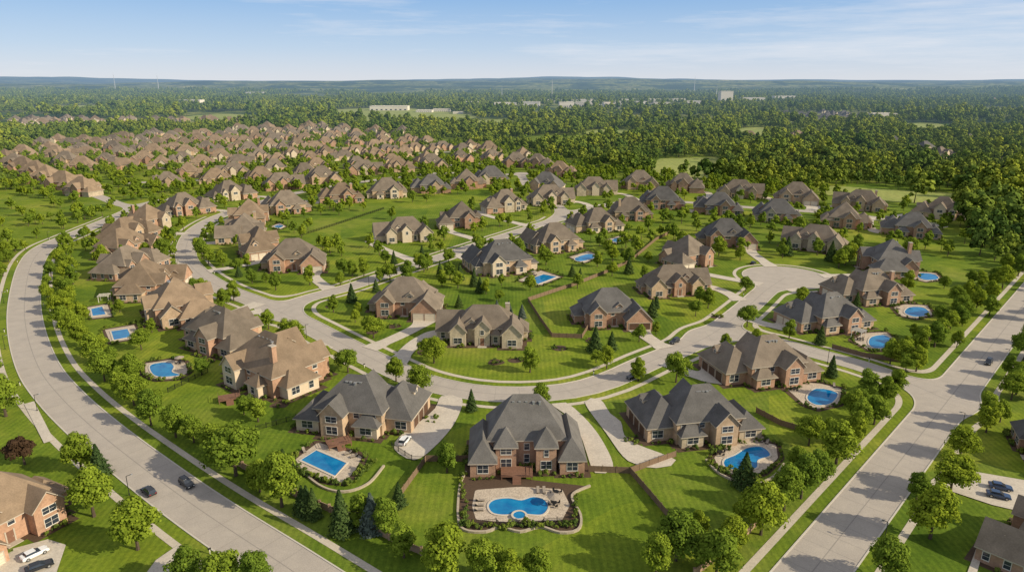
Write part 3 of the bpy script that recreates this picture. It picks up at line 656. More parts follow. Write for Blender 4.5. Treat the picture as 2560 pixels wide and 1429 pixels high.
# ---------------------------------------------------------------- pools
PATIOS=[]
def pool(outline,patio,label,step=.8,smooth=True,bed=True):
    w=SP(outline); w=catmull(w,step,True) if smooth else w
    pa=SP(patio)
    if len(patio)>5:   # terrace with softly rounded corners
        q=[]
        for i,p in enumerate(pa):
            a=pa[i-1]; b=pa[(i+1)%len(pa)]
            for o,f in ((a,.18),(a,.06),(b,.06),(b,.18)): q.append((p[0]+(o[0]-p[0])*f,p[1]+(o[1]-p[1])*f))
        pa=q
    sheet("patio",pa,.10,'patio',kind="structure")
    px=sum(p[0] for p in pa)/len(pa); py=sum(p[1] for p in pa)/len(pa)
    if bed:
        bd=[]
        for p in pa: l=math.hypot(p[0]-px,p[1]-py); k=(l+1.7)/l; bd.append((px+(p[0]-px)*k,py+(p[1]-py)*k))
        sheet("planting_bed",bd,.052,'mulch',kind="structure"); PATIOS.append(bd)
        rim=catmull(bd,1.5,True)
        for p in rim:
            if random.random()<.68:
                l=math.hypot(p[0]-px,p[1]-py); k=(l-.7)/l; SHRUB.append((px+(p[0]-px)*k,py+(p[1]-py)*k,random.uniform(.4,1.3)))
    PATIOS.append(pa)
    cx=sum(p[0] for p in w)/len(w); cy=sum(p[1] for p in w)/len(w)
    ar=sum(w[i-1][0]*w[i][1]-w[i][0]*w[i-1][1] for i in range(len(w)))
    if ar<0: w=w[::-1]
    L=[(p[0]-cx,p[1]-cy) for p in w]; n=len(L)
    e=obj("swimming_pool",None,loc=(cx,cy,.1)); e['label']=label; e['category']="swimming pool"; e['group']="backyard pools"
    obj("water",mesh("water",[(a,b,.07) for a,b in L],[tuple(range(n))],['water']),e)
    V=[];F=[]
    for i in range(n):
        a=L[i-1];b=L[(i+1)%n]; dx,dy=b[0]-a[0],b[1]-a[1]; l=math.hypot(dx,dy) or 1; k=1.0 if smooth else 1.35
        ox,oy=L[i][0]+dy/l*.45*k,L[i][1]-dx/l*.45*k
        V+=[(*L[i],.0),(*L[i],.16),(ox,oy,.16),(ox,oy,.0)]
    for i in range(n):
        j=(i+1)%n
        for q in range(3): F.append((4*i+q,4*j+q,4*j+q+1,4*i+q+1))
    obj("coping",mesh("coping",V,F,['coping']),e); return e
P1=[(1222,1264),(1236,1250),(1270,1246),(1302,1251),(1332,1243),(1360,1250),(1370,1268),(1356,1286),(1325,1286),(1298,1283),(1262,1287),(1232,1282)]
pool(P1,[(1188,1224),(1300,1216),(1405,1222),(1425,1262),(1405,1300),(1330,1302),(1250,1304),(1190,1298),(1180,1265)],"kidney-shaped blue pool behind the brick house",.6,bed=False)
cx_,cy_=S(1298,1291)
e=obj("spa",None,loc=(cx_,cy_,.1)); e['label']="round raised stone spa at the edge of the pool"; e['category']="hot tub"
n=24; V=[];F=[]
for i in range(n):
    t=2*math.pi*i/n
    for rr,z in ((1.75,0),(1.75,.5),(1.3,.5),(1.3,.2)): V.append((rr*math.cos(t),rr*math.sin(t),z))
for i in range(n):
    j=(i+1)%n
    for q in range(3): F.append((4*i+q,4*j+q,4*j+q+1,4*i+q+1))
obj("rim",mesh("rim",V,F,['coping']),e); obj("water",mesh("water",[(1.3*math.cos(2*math.pi*i/n),1.3*math.sin(2*math.pi*i/n),.42) for i in range(n)],[tuple(range(n))],['water']),e)
pool([(790,1126),(866,1158),(838,1190),(752,1150)],[(738,1148),(795,1105),(905,1140),(892,1170),(860,1206),(815,1200),(760,1178)],"rectangular blue pool behind the tan brick house",smooth=False)
pool([(1812,1150),(1838,1138),(1870,1120),(1905,1118),(1925,1138),(1895,1150),(1890,1170),(1850,1176),(1815,1168)],[(1785,1142),(1830,1108),(1880,1098),(1940,1112),(1945,1145),(1905,1180),(1850,1190),(1800,1176)],"free-form blue pool on a stone terrace")
pool([(2040,972),(2092,982),(2078,1008),(2040,1012),(2018,995)],[(1968,972),(2000,955),(2050,958),(2105,972),(2096,1008),(2045,1022),(2010,1010)],"blue garden pool on a pale terrace",1.5)
pool([(2180,842),(2212,838),(2228,852),(2215,868),(2185,870),(2172,858)],[(2130,850),(2160,832),(2215,830),(2240,850),(2222,874),(2175,876)],"rounded blue pool beside a white pergola",1.2)
pool([(2275,768),(2310,770),(2322,785),(2290,792),(2262,782)],[(2235,768),(2262,760),(2318,763),(2332,786),(2290,797),(2250,788)],"small blue garden pool",1.2)
pool([(2300,683),(2335,686),(2345,697),(2315,700),(2295,692)],[(2275,686),(2292,679),(2340,682),(2354,699),(2315,704),(2282,696)],"small blue garden pool",1.2)
pool([(378,912),(420,906),(434,916),(430,930),(450,938),(400,942),(380,932)],[(362,908),(425,899),(462,905),(470,930),(445,946),(392,948),(364,934)],"L-shaped blue pool on a pale terrace",.9)
pool([(278,828),(318,822),(328,842),(285,850)],[(262,824),(335,812),(350,843),(276,856)],"rectangular blue garden pool",smooth=False)
pool([(228,772),(255,766),(264,786),(232,790)],[(218,768),(268,760),(280,790),(226,796)],"rectangular blue garden pool",smooth=False)
pool([(1308,702),(1358,686),(1392,692),(1345,710)],[(1296,700),(1352,676),(1402,692),(1345,715)],"rectangular blue pool beside the terrace",smooth=False)
pool([(1438,645),(1470,635),(1490,640),(1470,650),(1445,653)],[(1424,642),(1470,628),(1500,640),(1460,658)],"small blue garden pool",1.2)
pool([(1528,600),(1555,592),(1568,598),(1545,606)],[(1518,599),(1556,587),(1576,599),(1542,610)],"small blue garden pool",1.2)
pool([(685,566),(698,561),(708,565),(697,570)],[(678,566),(698,557),(715,566),(697,574)],"small round blue garden pool",1.2)
# ---------------------------------------------------------------- decks, furniture
def deck(u,v,ang,w,d,label,stairs=True):
    x,y=S(u,v); e=obj("deck",None,loc=(x,y,0),rot=ang); e['label']=label; e['category']="deck"
    V=[];F=[]; n=int(w/.3)
    for i in range(n): box(V,F,-w/2+i*w/n,-w/2+(i+.94)*w/n,0,d,1.05,1.15)
    obj("floor",mesh("floor",V,F,['deck']),e)
    V=[];F=[]; box(V,F,-w/2,w/2,.03,d-.03,.85,1.04)
    for a in (-w/2+.1,0,w/2-.3): box(V,F,a,a+.2,.1,.3,-.1,.85)
    obj("beam",mesh("beam",V,F,['deck']),e)
    V=[];F=[]
    for a,b in ((-w/2,-1.0),(1.0,w/2)):
        box(V,F,a,b,.0,.08,2.0,2.1)
        k=a
        while k<b: box(V,F,k,k+.05,.02,.07,1.15,2.0); k+=.25
    for a in (-w/2,w/2-.08): box(V,F,a,a+.08,.09,d,2.0,2.1); box(V,F,a+.01,a+.07,.09,d,1.5,1.56)
    obj("railing",mesh("railing",V,F,['deck']),e)
    if stairs:
        V=[];F=[]
        for i in range(6): box(V,F,-1,1,-.3*(i+1),-.3*i-.004,max(0,1.05-.18*(i+1))-.1,1.05-.18*i-.08)
        obj("stair",mesh("stair",V,F,['deck']),e)
deck(1292,1200,0,7.5,4.5,"brown wooden deck with stairs down to the pool")
deck(852,1120,R(28),6,4,"brown wooden deck behind the tan brick house")
deck(1826,1100,R(30),5,4,"brown wooden deck with stairs beside the stone house")
deck(575,1006,R(25),6,4,"brown wooden deck at the corner of the brick house")
def lounger(u,v,ang):
    x,y=S(u,v); e=obj("sun_lounger",None,loc=(x,y,.1),rot=ang); e['label']="cushioned sun lounger on the pool terrace"; e['category']="lounger"; e['group']="pool loungers"
    V=[];F=[]; box(V,F,-.35,.35,-1,1,.22,.3)
    for a in (-.33,.27):
        for b in (-.95,.85): box(V,F,a,a+.06,b,b+.08,0,.22)
    obj("frame",mesh("frame",V,F,['iron']),e); V=[];F=[]; box(V,F,-.33,.33,-.98,.3,.303,.42); obj("seat",mesh("seat",V,F,['cush']),e)
    V=[(-.33,.3,.32),(.33,.3,.32),(.33,.95,.8),(-.33,.95,.8),(-.33,.25,.42),(.33,.25,.42),(.33,.88,.9),(-.33,.88,.9)]
    obj("backrest",mesh("backrest",V,[(0,3,2,1),(4,5,6,7),(0,1,5,4),(1,2,6,5),(2,3,7,6),(3,0,4,7)],['cush']),e)
for u,v,a in ((1200,1252,90),(1198,1264,90),(1197,1276,95),(1345,1228,0),(1360,1228,0),(870,1135,-60),(885,1142,-60),(1905,1102,-30),(1918,1106,-30),(2085,965,-20),(760,1128,30),(470,915,10),(2000,965,0),(2245,772,0)): lounger(u,v,R(a))
def table(u,v,umb):
    x,y=S(u,v); e=obj("patio_table",None,loc=(x,y,.1)); e['label']="round patio table with chairs"+(" under a parasol" if umb else ""); e['category']="table"; e['group']="patio tables"
    def cyl(name,r1,r2,z0,z1,mt,n=14,par=e,lx=0,ly=0):
        V=[];F=[]
        for r,z in ((r1,z0),(r2,z1)):
            for i in range(n): t=2*math.pi*i/n; V.append((r*math.cos(t),r*math.sin(t),z))
        for i in range(n): F.append((i,(i+1)%n,n+(i+1)%n,n+i))
        F+=[tuple(range(n))[::-1],tuple(range(n,2*n))]; return obj(name,mesh(name,V,F,[mt]),par,(lx,ly,0))
    cyl("table_top",.7,.7,.72,.78,'iron'); cyl("pedestal",.3,.08,0,.72,'iron')
    if umb: cyl("pole",.04,.04,.79,2.4,'iron'); cyl("parasol",1.6,.05,2.15,2.75,'cush',8)
    for i in range(4):
        t=math.pi/2*i+.4; V=[];F=[]; box(V,F,-.24,.24,-.24,.24,.38,.46); box(V,F,-.24,.24,.2,.28,.463,.95)
        for a in (-.23,.18):
            for b in (-.23,.18): box(V,F,a,a+.05,b,b+.05,0,.38)
        obj("chair",mesh("chair",V,F,['iron']),e,(1.15*math.cos(t),1.15*math.sin(t),0),t-math.pi/2)
for u,v,m_ in ((1385,1262,1),(1390,1235,0),(450,908,1),(1985,975,0),(1800,1135,0),(1335,690,1),(1440,636,0),(2150,850,0)): table(u,v,m_)
def pergola(u,v,ang):
    x,y=S(u,v); e=obj("pergola",None,loc=(x,y,0),rot=ang); e['label']="white garden pergola with open slatted top"; e['category']="pergola"
    V=[];F=[]
    for a in (-2,1.8):
        for b in (-1.8,1.6): box(V,F,a,a+.2,b,b+.2,0,2.6)
    obj("post",mesh("post",V,F,['white']),e); V=[];F=[]
    for b in (-1.8,1.6): box(V,F,-2.3,2.3,b,b+.15,2.603,2.8)
    for i in range(9): box(V,F,-2.1+i*.5,-2.0+i*.5,-2.2,2.2,2.803,2.95)
    obj("slat",mesh("slat",V,F,['white']),e)
pergola(262,752,.3); pergola(2145,842,.7)
# ---------------------------------------------------------------- fences
def fence(pl,kind='fence',h=1.8,label="brown wooden privacy fence"):
    w=SP(pl); pts=[w[0]]
    for a,b in zip(w[:-1],w[1:]):
        k=max(1,int(math.hypot(b[0]-a[0],b[1]-a[1])/2.6))
        for i in range(1,k+1): pts.append((a[0]+(b[0]-a[0])*i/k,a[1]+(b[1]-a[1])*i/k))
    ox,oy=pts[0]; e=obj("fence",None,loc=(ox,oy,0)); e['label']=label; e['category']="fence"
    V=[];F=[]; t=.05 if kind!='fbrick' else .14
    for a,b in zip(pts[:-1],pts[1:]):
        dx,dy=b[0]-a[0],b[1]-a[1]; l=math.hypot(dx,dy)
        if kind=='iron':
            bars=[(z0,z1,0,1) for z0,z1 in ((.15,.2),(h-.25,h-.2))]+[(.1,h,i/12,i/12+.012) for i in range(12)]
        else: bars=[(-.1,h-.1,0.0,1.0)]
        for z0,z1,f0,f1 in bars:
            s=len(V); nx,ny=-dy/l*(t/2),dx/l*(t/2); p=(a[0]+dx*f0-ox,a[1]+dy*f0-oy); q=(a[0]+dx*f1-ox,a[1]+dy*f1-oy)
            V+=[(p[0]+nx,p[1]+ny,z0),(q[0]+nx,q[1]+ny,z0),(q[0]-nx,q[1]-ny,z0),(p[0]-nx,p[1]-ny,z0),(p[0]+nx,p[1]+ny,z1),(q[0]+nx,q[1]+ny,z1),(q[0]-nx,q[1]-ny,z1),(p[0]-nx,p[1]-ny,z1)]
            F+=[tuple(s+i for i in f) for f in [(0,3,2,1),(4,5,6,7),(0,1,5,4),(1,2,6,5),(2,3,7,6),(3,0,4,7)]]
    obj("panel",mesh("panel",V,F,[kind]),e)
    k=('post',kind,h)
    if k not in HC:
        V=[];F=[]; q=.07 if kind!='fbrick' else .22; box(V,F,-q,q,-q,q,-.1,h+.05); box(V,F,-q*1.3,q*1.3,-q*1.3,q*1.3,h+.053,h+.15); HC[k]=mesh("post",V,F,[kind])
    for p in pts[:99]: obj("post",HC[k],e,(p[0]-ox,p[1]-oy,0))
BW="brick boundary wall behind the street trees"
fence([(500,1098),(590,1160),(700,1222),(800,1268)],'fbrick',1.8,BW); fence([(800,1268),(900,1310),(1000,1362),(1110,1410)],'fbrick',1.8,BW)
fence([(985,1262),(1065,1152),(1172,1152)],'fence')
fence([(980,1118),(1030,1150),(1065,1152)],'iron',1.5,"black iron garden fence")
fence([(1472,1178),(1575,1182),(1690,1140)],'fence'); fence([(1575,1182),(1625,1240),(1700,1330)],'fence')
fence([(1735,1440),(1860,1345),(1900,1300)],'fbrick',1.8,BW)
fence([(1320,752),(1350,800),(1380,842),(1455,845),(1470,820)],'fence'); fence([(1320,752),(1400,725),(1440,712),(1520,680),(1575,655)],'fence')
fence([(1575,655),(1640,600),(1680,580)],'fence')
fence([(1890,1030),(1950,1062),(2010,1080)],'fence'); fence([(2080,870),(2160,892),(2250,905)],'fence'); fence([(2255,905),(2310,860),(2370,820)],'fbrick',1.8,BW)
fence([(960,522),(830,565),(750,590)],'iron',1.5,"black iron garden fence"); fence([(420,980),(520,930)],'iron',1.5,"black iron garden fence")
fence([(640,1075),(765,1040)],'iron',1.5,"black iron garden fence")
fence([(1180,1310),(1240,1306),(1250,1316),(1350,1316),(1360,1305),(1425,1302)],'iron',1.2,"black iron fence around the pool")
w=catmull(SP([(1165,1180),(1150,1215),(1145,1290),(1160,1325),(1215,1330),(1250,1318),(1300,1330),(1350,1318),(1400,1332),(1445,1325),(1452,1290),(1430,1240),(1475,1215)]),1.0)
sheet("planting_bed",w,.055,'mulch',kind="structure"); PATIOS.append(w)
def stonewall(w,label,h=.5):
    V=[];F=[]; ox,oy=w[0]
    for i,p in enumerate(w):
        a=w[max(i-1,0)];b=w[min(i+1,len(w)-1)]; dx,dy=b[0]-a[0],b[1]-a[1]; l=math.hypot(dx,dy) or 1; nx,ny=-dy/l*.25,dx/l*.25
        V+=[(p[0]+nx-ox,p[1]+ny-oy,-.1),(p[0]+nx-ox,p[1]+ny-oy,h),(p[0]-nx-ox,p[1]-ny-oy,h),(p[0]-nx-ox,p[1]-ny-oy,-.1)]
    for i in range(len(w)-1):
        for q in range(3): F.append((4*i+q,4*i+4+q,4*i+5+q,4*i+q+1))
    F+=[(0,1,2,3),tuple(4*(len(w)-1)+q for q in (3,2,1,0))]
    obj("retaining_wall",mesh("retaining_wall",V,F,['wall']),None,(ox,oy,0),label=label,category="wall")
stonewall(w,"low curving stone wall around the pool planting")
stonewall(catmull(SP([(1765,1150),(1800,1185),(1870,1212),(1930,1195),(1960,1160)]),1.0),"low curved stone wall beside the pool")
stonewall(catmull(SP([(740,1165),(800,1215),(860,1230),(920,1210),(960,1165)]),1.0),"low curved stone wall beside the pool")
for u,v in [(1160+random.uniform(-8,8),1190+i*11) for i in range(12)]+[(1170+i*11,1316+random.uniform(-7,5)) for i in range(25)]+[(1438+random.uniform(-6,6),1240+i*9) for i in range(9)]+[(1775+i*13,1165+i*3.2+random.uniform(-5,5)) for i in range(9)]+[(1890+i*8,1198-i*6) for i in range(8)]+[(750+i*11,1180+i*3.3+random.uniform(-4,4)) for i in range(12)]+[(890+i*6,1205-i*7) for i in range(8)]:
    SHRUB.append((*S(u,v),random.uniform(.6,1.35)))
for u,v in ((1240,905),(1160,850),(830,765),(1060,880),(1400,870),(985,815),(700,1010),(1580,1100),(1080,1050),(1290,900),(1480,850),(1790,790),(930,830),(520,900)):
    sheet("planting_bed",catmull([(S(u,v)[0]+math.cos(t)*random.uniform(2,3.2),S(u,v)[1]+math.sin(t)*random.uniform(2,3.2)) for t in np.linspace(0,5.5,7)],.7,True),.046,'mulch',kind="structure")
    for _ in range(6): SHRUB.append((S(u,v)[0]+random.uniform(-2.3,2.3),S(u,v)[1]+random.uniform(-2,2),random.uniform(.5,1)))
# ---------------------------------------------------------------- cars
def carmeshes(paint,suv):
    prof=[(-2.3,.32),(-2.38,.75),(-2.28,1.0),(-1.0,1.04),(.85,1.0),(2.0,.9),(2.33,.68),(2.36,.32)]
    me=bpy.data.meshes.new("body"); bm=bmesh.new(); w=.92
    a=[bm.verts.new((x,-w,z)) for x,z in prof]; b=[bm.verts.new((x,w,z)) for x,z in prof]; n=len(prof)
    bm.faces.new(a[::-1]); bm.faces.new(b)
    for i in range(n): bm.faces.new((a[i],a[(i+1)%n],b[(i+1)%n],b[i]))
    xr=-2.05 if suv else -1.5; zt=1.66 if suv else 1.42
    bmesh.ops.recalc_face_normals(bm,faces=bm.faces); bmesh.ops.bevel(bm,geom=bm.edges[:],offset=.07,segments=2,affect='EDGES')
    bm.to_mesh(me); bm.free(); me.materials.append(M[paint])
    g=[(xr-.25,-.82,1.0),(.95,-.82,1.0),(.95,.82,1.0),(xr-.25,.82,1.0),(xr,-.66,zt),(.15,-.66,zt),(.15,.66,zt),(xr,.66,zt)]
    q=[(0,3,2,1),(4,5,6,7),(0,1,5,4),(1,2,6,5),(2,3,7,6),(3,0,4,7)]
    gm=mesh("window_glass",g,q,['glass'])
    V=[];F=[]; box(V,F,xr-.02,.12,-.68,.68,zt+.003,zt+.07)
    if suv: box(V,F,xr+.1,0,-.62,-.58,zt+.073,zt+.12); box(V,F,xr+.1,0,.58,.62,zt+.073,zt+.12)
    rm=mesh("roof",V,F,[paint]); return me,gm,rm
V=[];F=[];n=16
for y in (-.12,.12):
    for i in range(n): t=2*math.pi*i/n; V.append((.36*math.cos(t),y,.36*math.sin(t)))
for i in range(n): F.append((i,(i+1)%n,n+(i+1)%n,n+i))
F+=[tuple(range(n)),tuple(range(n,2*n))[::-1]]; wheelm=mesh("tyre",V,F,['rubber'])
rimm=mesh("rim",[(.22*math.cos(2*math.pi*i/10),y,.22*math.sin(2*math.pi*i/10)) for y in (-.135,.135) for i in range(10)],[tuple(range(10)),tuple(range(10,20))[::-1]]+[(i,(i+1)%10,10+(i+1)%10,10+i) for i in range(10)],['metal'])
V=[];F=[];box(V,F,-.03,.03,-.18,.18,-.07,.07); hl=mesh("headlight",V,F,['lampw']); tl=mesh("tail_light",V,F,['lampr'])
CM={}
def car(u,v,u2,v2,paint,suv,label,z=.035,group="cars on the streets"):
    x,y=S(u,v); x2,y2=S(u2,v2); k=(paint,suv)
    if k not in CM: CM[k]=carmeshes(paint,suv)
    e=obj("car",None,loc=(x,y,z),rot=math.atan2(y2-y,x2-x)); e['label']=label; e['category']="car"; e['group']=group
    b,g,r=CM[k]; obj("body",b,e); obj("window_glass",g,e); obj("roof",r,e)
    for a in (-1.45,1.45):
        for c in (-.84,.84): wo=obj("wheel",wheelm,e,(a,c,.36)); obj("rim",rimm,wo)
    for c in (-.62,.62): obj("headlight",hl,e,(2.33,c,.66)); obj("tail_light",tl,e,(-2.36,c,.8))
car(467,1212,520,1250,'cardark',True,"dark blue sport utility car driving along the street")
car(372,1232,320,1190,'cardark',True,"black sport utility car driving along the street")
car(1012,1106,1050,1060,'carwhite',True,"white sport utility car parked on a driveway",.2,"cars parked on driveways")
car(1582,944,1540,958,'cardark',False,"dark saloon car driving on the curved street")
car(1686,856,1660,868,'cardark',True,"dark sport utility car driving on the street")
car(2471,908,2440,945,'cardark',True,"dark sport utility car driving on the street")
car(88,1390,136,1367,'carwhite',False,"white saloon car parked on a driveway",.2,"cars parked on driveways")
car(100,1422,148,1404,'cardark',False,"dark saloon car parked on a driveway",.2,"cars parked on driveways")
car(2500,1222,2550,1232,'carblue',False,"blue saloon car parked on a driveway",.2,"cars parked on driveways")
car(2495,1243,2550,1255,'carblue',False,"blue saloon car parked on a driveway",.2,"cars parked on driveways")
car(1883,659,1895,652,'cardark',False,"dark saloon car parked in the turning circle")
# ---------------------------------------------------------------- mailboxes, street lamps
def mailbox(x,y,a):
    e=obj("mailbox",None,loc=(x,y,0),rot=a); e['label']="dark mailbox on a post beside the kerb"; e['category']="mailbox"; e['group']="kerbside mailboxes"
    if 'mb' not in HC:
        V=[];F=[]; box(V,F,-.08,.08,-.08,.08,0,1.1); m1=mesh("post",V,F,['white']); V=[];F=[]; box(V,F,-.15,.15,-.3,.3,1.103,1.3); box(V,F,-.11,.11,-.29,.29,1.303,1.38); HC['mb']=(m1,mesh("letter_box",V,F,['iron']))
    obj("post",HC['mb'][0],e); obj("letter_box",HC['mb'][1],e)
def lamp(x,y,a):
    e=obj("street_lamp",None,loc=(x,y,0),rot=a); e['label']="slim dark street lamp on the verge"; e['category']="street lamp"; e['group']="street lamps"
    if 'sl' not in HC:
        V=[];F=[]; box(V,F,-.12,.12,-.12,.12,0,.6); box(V,F,-.06,.06,-.06,.06,.603,5); m1=mesh("pole",V,F,['iron']); V=[];F=[]; box(V,F,-.05,1.1,-.04,.04,5.003,5.1); m2=mesh("arm",V,F,['iron']); V=[];F=[]; box(V,F,.7,1.4,-.14,.14,4.88,5.0); HC['sl']=(m1,m2,mesh("lamp_head",V,F,['metal']))
    for n_,m_ in zip(("pole","arm","lamp_head"),HC['sl']): obj(n_,m_,e)
for k in ('R2','R5','R3','R1','R4'):
    pts,hw=ROADS[k]; acc=0; acc2=10; sd=1
    for a,b in zip(pts[:-1],pts[1:]):
        dx,dy=b[0]-a[0],b[1]-a[1]; l=math.hypot(dx,dy) or 1; acc+=l; acc2+=l
        if a[1]>400 or a[1]<95 or abs(a[0])>a[1]*.8: continue
        if acc>26:
            acc=0; sd=-sd; x,y=a[0]-dy/l*(hw+1.1)*sd,a[1]+dx/l*(hw+1.1)*sd
            if .5<fr(x,y)<2.5 and k!='R4': mailbox(x,y,math.atan2(dy,dx))
        if acc2>62:
            acc2=0; x,y=a[0]+dy/l*(hw+1.6),a[1]-dx/l*(hw+1.6)
            if .5<fr(x,y)<2.9: lamp(x,y,math.atan2(dx,-dy))
# ---------------------------------------------------------------- trees
TREES=[]  # x,y,height,type
def T_(l,ty='b'):
    for q in l: TREES.append((*S(q[0],q[1]),q[2],ty))
T_([(590,1188,12),(705,1266,11.5),(1112,1442,10),(155,640,6),(150,660,7),(128,690,7),(122,720,6),(120,752,7),(140,785,7),(155,815,7),(178,840,8),(205,868,8),(235,905,9),(262,952,9),(300,985,8),(335,1012,8),(378,1062,9),(440,1092,8),(485,1105,7),(540,1138,8),(650,1228,7),(745,1262,6),(905,1318,7),(965,1340,8),(1010,1392,7),(1055,1400,7),(1160,1420,6),(1212,1452,8),(1272,1470,7),(1345,1462,7),(280,915,6),(255,880,6)])
T_([(15,1040,11),(-20,960,9),(205,1180,9),(235,1290,10),(345,1372,10),(150,1262,6),(22,655,6),(8,690,6),(35,625,6),(470,1462,7),(560,1480,8),(640,1490,8)])
T_([(62,1160,7)],'p')
T_([(1690,955,9),(1352,1022,7),(1325,930,7.5),(1048,982,7.5),(870,930,7.5),(818,905,5),(740,862,8),(715,852,7),(672,822,7),(560,768,7),(440,695,7),(552,655,6),(618,668,6),(975,702,8),(1020,705,9),(775,712,8),(1065,888,6),(1048,670,7),(505,730,6),(480,715,6),(665,705,4),(888,805,5),(915,820,4),(1640,835,4.5),(1490,905,4),(1775,760,5),(1888,800,5),(1812,872,5),(1890,862,5),(1080,630,5),(1170,590,7),(1183,585,7),(1215,735,6),(1105,715,7),(1145,720,7),(860,690,8),(910,690,8),(720,560,7),(770,575,8),(690,640,4),(1350,590,6),(1420,590,5),(1610,700,6),(1850,645,6),(1620,655,5),(1560,650,5),(1530,690,6),(400,700,6),(415,650,6),(400,612,6),(440,590,6),(495,785,5),(380,830,5),(505,935,5),(610,1035,5),(300,780,5)])
T_([(1640,1440,8),(1690,1400,9),(1740,1420,9),(1790,1440,9),(1830,1380,7),(1745,1345,6),(1902,1335,10.5),(1960,1275,9),(2002,1245,9),(2045,1205,7),(2090,1158,10),(2138,1108,8),(2150,1070,8),(2185,1060,8),(2212,1010,8),(2165,1000,8),(2240,985,7),(2128,1040,7),(2290,928,8),(2225,908,8),(2262,895,7),(2300,880,8),(2345,855,8),(2375,825,7),(2400,795,8),(2440,775,8),(2475,750,8),(2505,722,9),(2545,690,9),(2350,805,6),(2310,845,7),(2420,745,7),(2390,760,7),(2450,720,7),(2070,1110,6),(1990,1180,6),(2360,720,5)])
T_([(2325,1345,10),(2375,1232,9),(2215,1450,8),(2290,1250,6),(2400,1142,7),(2465,1080,8),(2535,1110,7),(2540,985,8),(2560,900,9),(2575,860,8),(2590,800,9),(2430,1020,5),(2520,940,6),(2630,900,9),(2600,1000,8)])
T_([(855,1330,8.5),(785,1292,6),(770,1285,6),(758,1278,5.5),(1150,700,7),(1185,715,7),(1100,690,6),(1200,730,6),(880,755,7),(1810,890,6),(2050,860,6),(1760,1000,5),(985,660,6),(1430,690,5),(1450,700,5),(1165,1305,5),(1420,1310,5),(2140,770,6),(1640,770,5),(2250,790,6),(1630,790,6)],'c')
T_([(930,1325,7.5),(1272,790,5.5),(1305,795,5),(1242,780,4.5),(185,690,5)],'s')
foot=[(np.array(f),(min(p[0] for p in f),max(p[0] for p in f),min(p[1] for p in f),max(p[1] for p in f))) for f in FOOT+PATIOS]
def blocked(x,y,m=0):
    for f,bb in foot:
        if bb[0]-m<x<bb[1]+m and bb[2]-m<y<bb[3]+m:
            if m: return True
            if inpoly(np.float64(x),np.float64(y),f): return True
    return False
def near(x,y,d2,ls): return any((x-t[0])**2+(y-t[1])**2<d2 for t in ls)
keep=[]
for t in TREES:
    if blocked(t[0],t[1]) or fr(t[0],t[1])<.6: continue
    if t[3]=='b' and near(t[0],t[1],24,keep): continue
    keep.append(t)
TREES=keep
AUTO=[]
for k,(lo,hi,ymin,ymax,nn_) in {'R1':(6.3,13.0,135,430,2),'R4':(6.5,12,110,345,1)}.items():   # planted belts behind the pavements
    pts,hw=ROADS[k]
    for a,b in zip(pts[:-1],pts[1:]):
        dx,dy=b[0]-a[0],b[1]-a[1]; l=math.hypot(dx,dy) or 1
        for _ in range(nn_):
            o=hw+random.uniform(lo,hi); f=random.random(); x,y=a[0]+dx*f-dy/l*o,a[1]+dy*f+dx/l*o
            if not ymin<y<ymax or fr(x,y)<5.5 or near(x,y,28,TREES) or blocked(x,y): continue
            TREES.append((x,y,random.choice([2.5,3,4,5,6.5,8]),'c' if random.random()<.15 else 'b'))
for k,(pts,hw) in ROADS.items():
    acc=0
    for a,b in zip(pts[:-1],pts[1:]):
        dx,dy=b[0]-a[0],b[1]-a[1]; l=math.hypot(dx,dy) or 1; acc+=l
        if acc<19 or a[1]<190: continue
        acc=random.uniform(-4,4)
        for sd in (-1,1):
            o=hw+random.choice([1.7,7.5,9]); x,y=a[0]-dy/l*o*sd+random.uniform(-2,2),a[1]+dx/l*o*sd
            if math.hypot(x-cx,y-cy)<34: continue
            if fr(x,y)>1.2 and not blocked(x,y,1.2) and random.random()<.6: AUTO.append((x,y,random.uniform(5,8) if a[1]<330 else random.uniform(6,9),'b'))
nb=SP([(0,640),(0,440),(20,400),(120,350),(380,330),(700,325),(1060,345),(1330,380),(1440,405),(1590,432),(1760,450),(2000,472),(2180,497),(2400,520),(2415,570),(2430,640),(2560,690),(2700,720),(2700,1600),(-300,1600),(-300,760),(0,640)])
open1=SP([(640,590),(900,535),(1190,480),(1230,505),(1050,560),(930,590),(700,640)])
lawn=[SP(q) for q in ([(1020,900),(1560,900),(1500,960),(1100,960)],[(1000,1180),(1560,1190),(1700,1360),(1150,1429)],[(1330,760),(1500,850),(1390,860)],[(420,930),(560,930),(640,1060),(480,1060)],[(2300,640),(2440,670),(2380,740),(2330,740)],[(1580,1180),(1780,1180),(1850,1300),(1720,1330)])]
CDS=S(1965,692)
for _ in range(12500):
    Y=random.uniform(130,1300); X=random.uniform(-.8,.8)*Y
    if not inpoly(np.float64(X),np.float64(Y),nb): continue
    if Y<330 and random.random()<.955: continue
    if 330<=Y<560 and random.random()<.70: continue
    if Y>=560 and random.random()<.25: continue
    if math.hypot(X-CDS[0],Y-CDS[1])<34: continue
    if inpoly(np.float64(X),np.float64(Y),HILL) and random.random()<.5: continue
    if fr(X,Y)<1.5 or blocked(X,Y,1.5 if Y<560 else 0): continue
    if inpoly(np.float64(X),np.float64(Y),open1) and random.random()<.97: continue
    if any(inpoly(np.float64(X),np.float64(Y),q) for q in lawn): continue
    if near(X,Y,22,TREES) or near(X,Y,90,FARROAD): continue
    AUTO.append((X,Y,random.uniform(4.5,8) if Y<330 else random.uniform(6,9.5),'c' if random.random()<.25 else 'b'))
TREES+=AUTO
TREES=[t for t in TREES if abs(t[0])<t[1]*.8+25]
TREES.sort(key=lambda t:t[1]-t[2]*3)
IND=TREES[:290]; REST=TREES[290:]
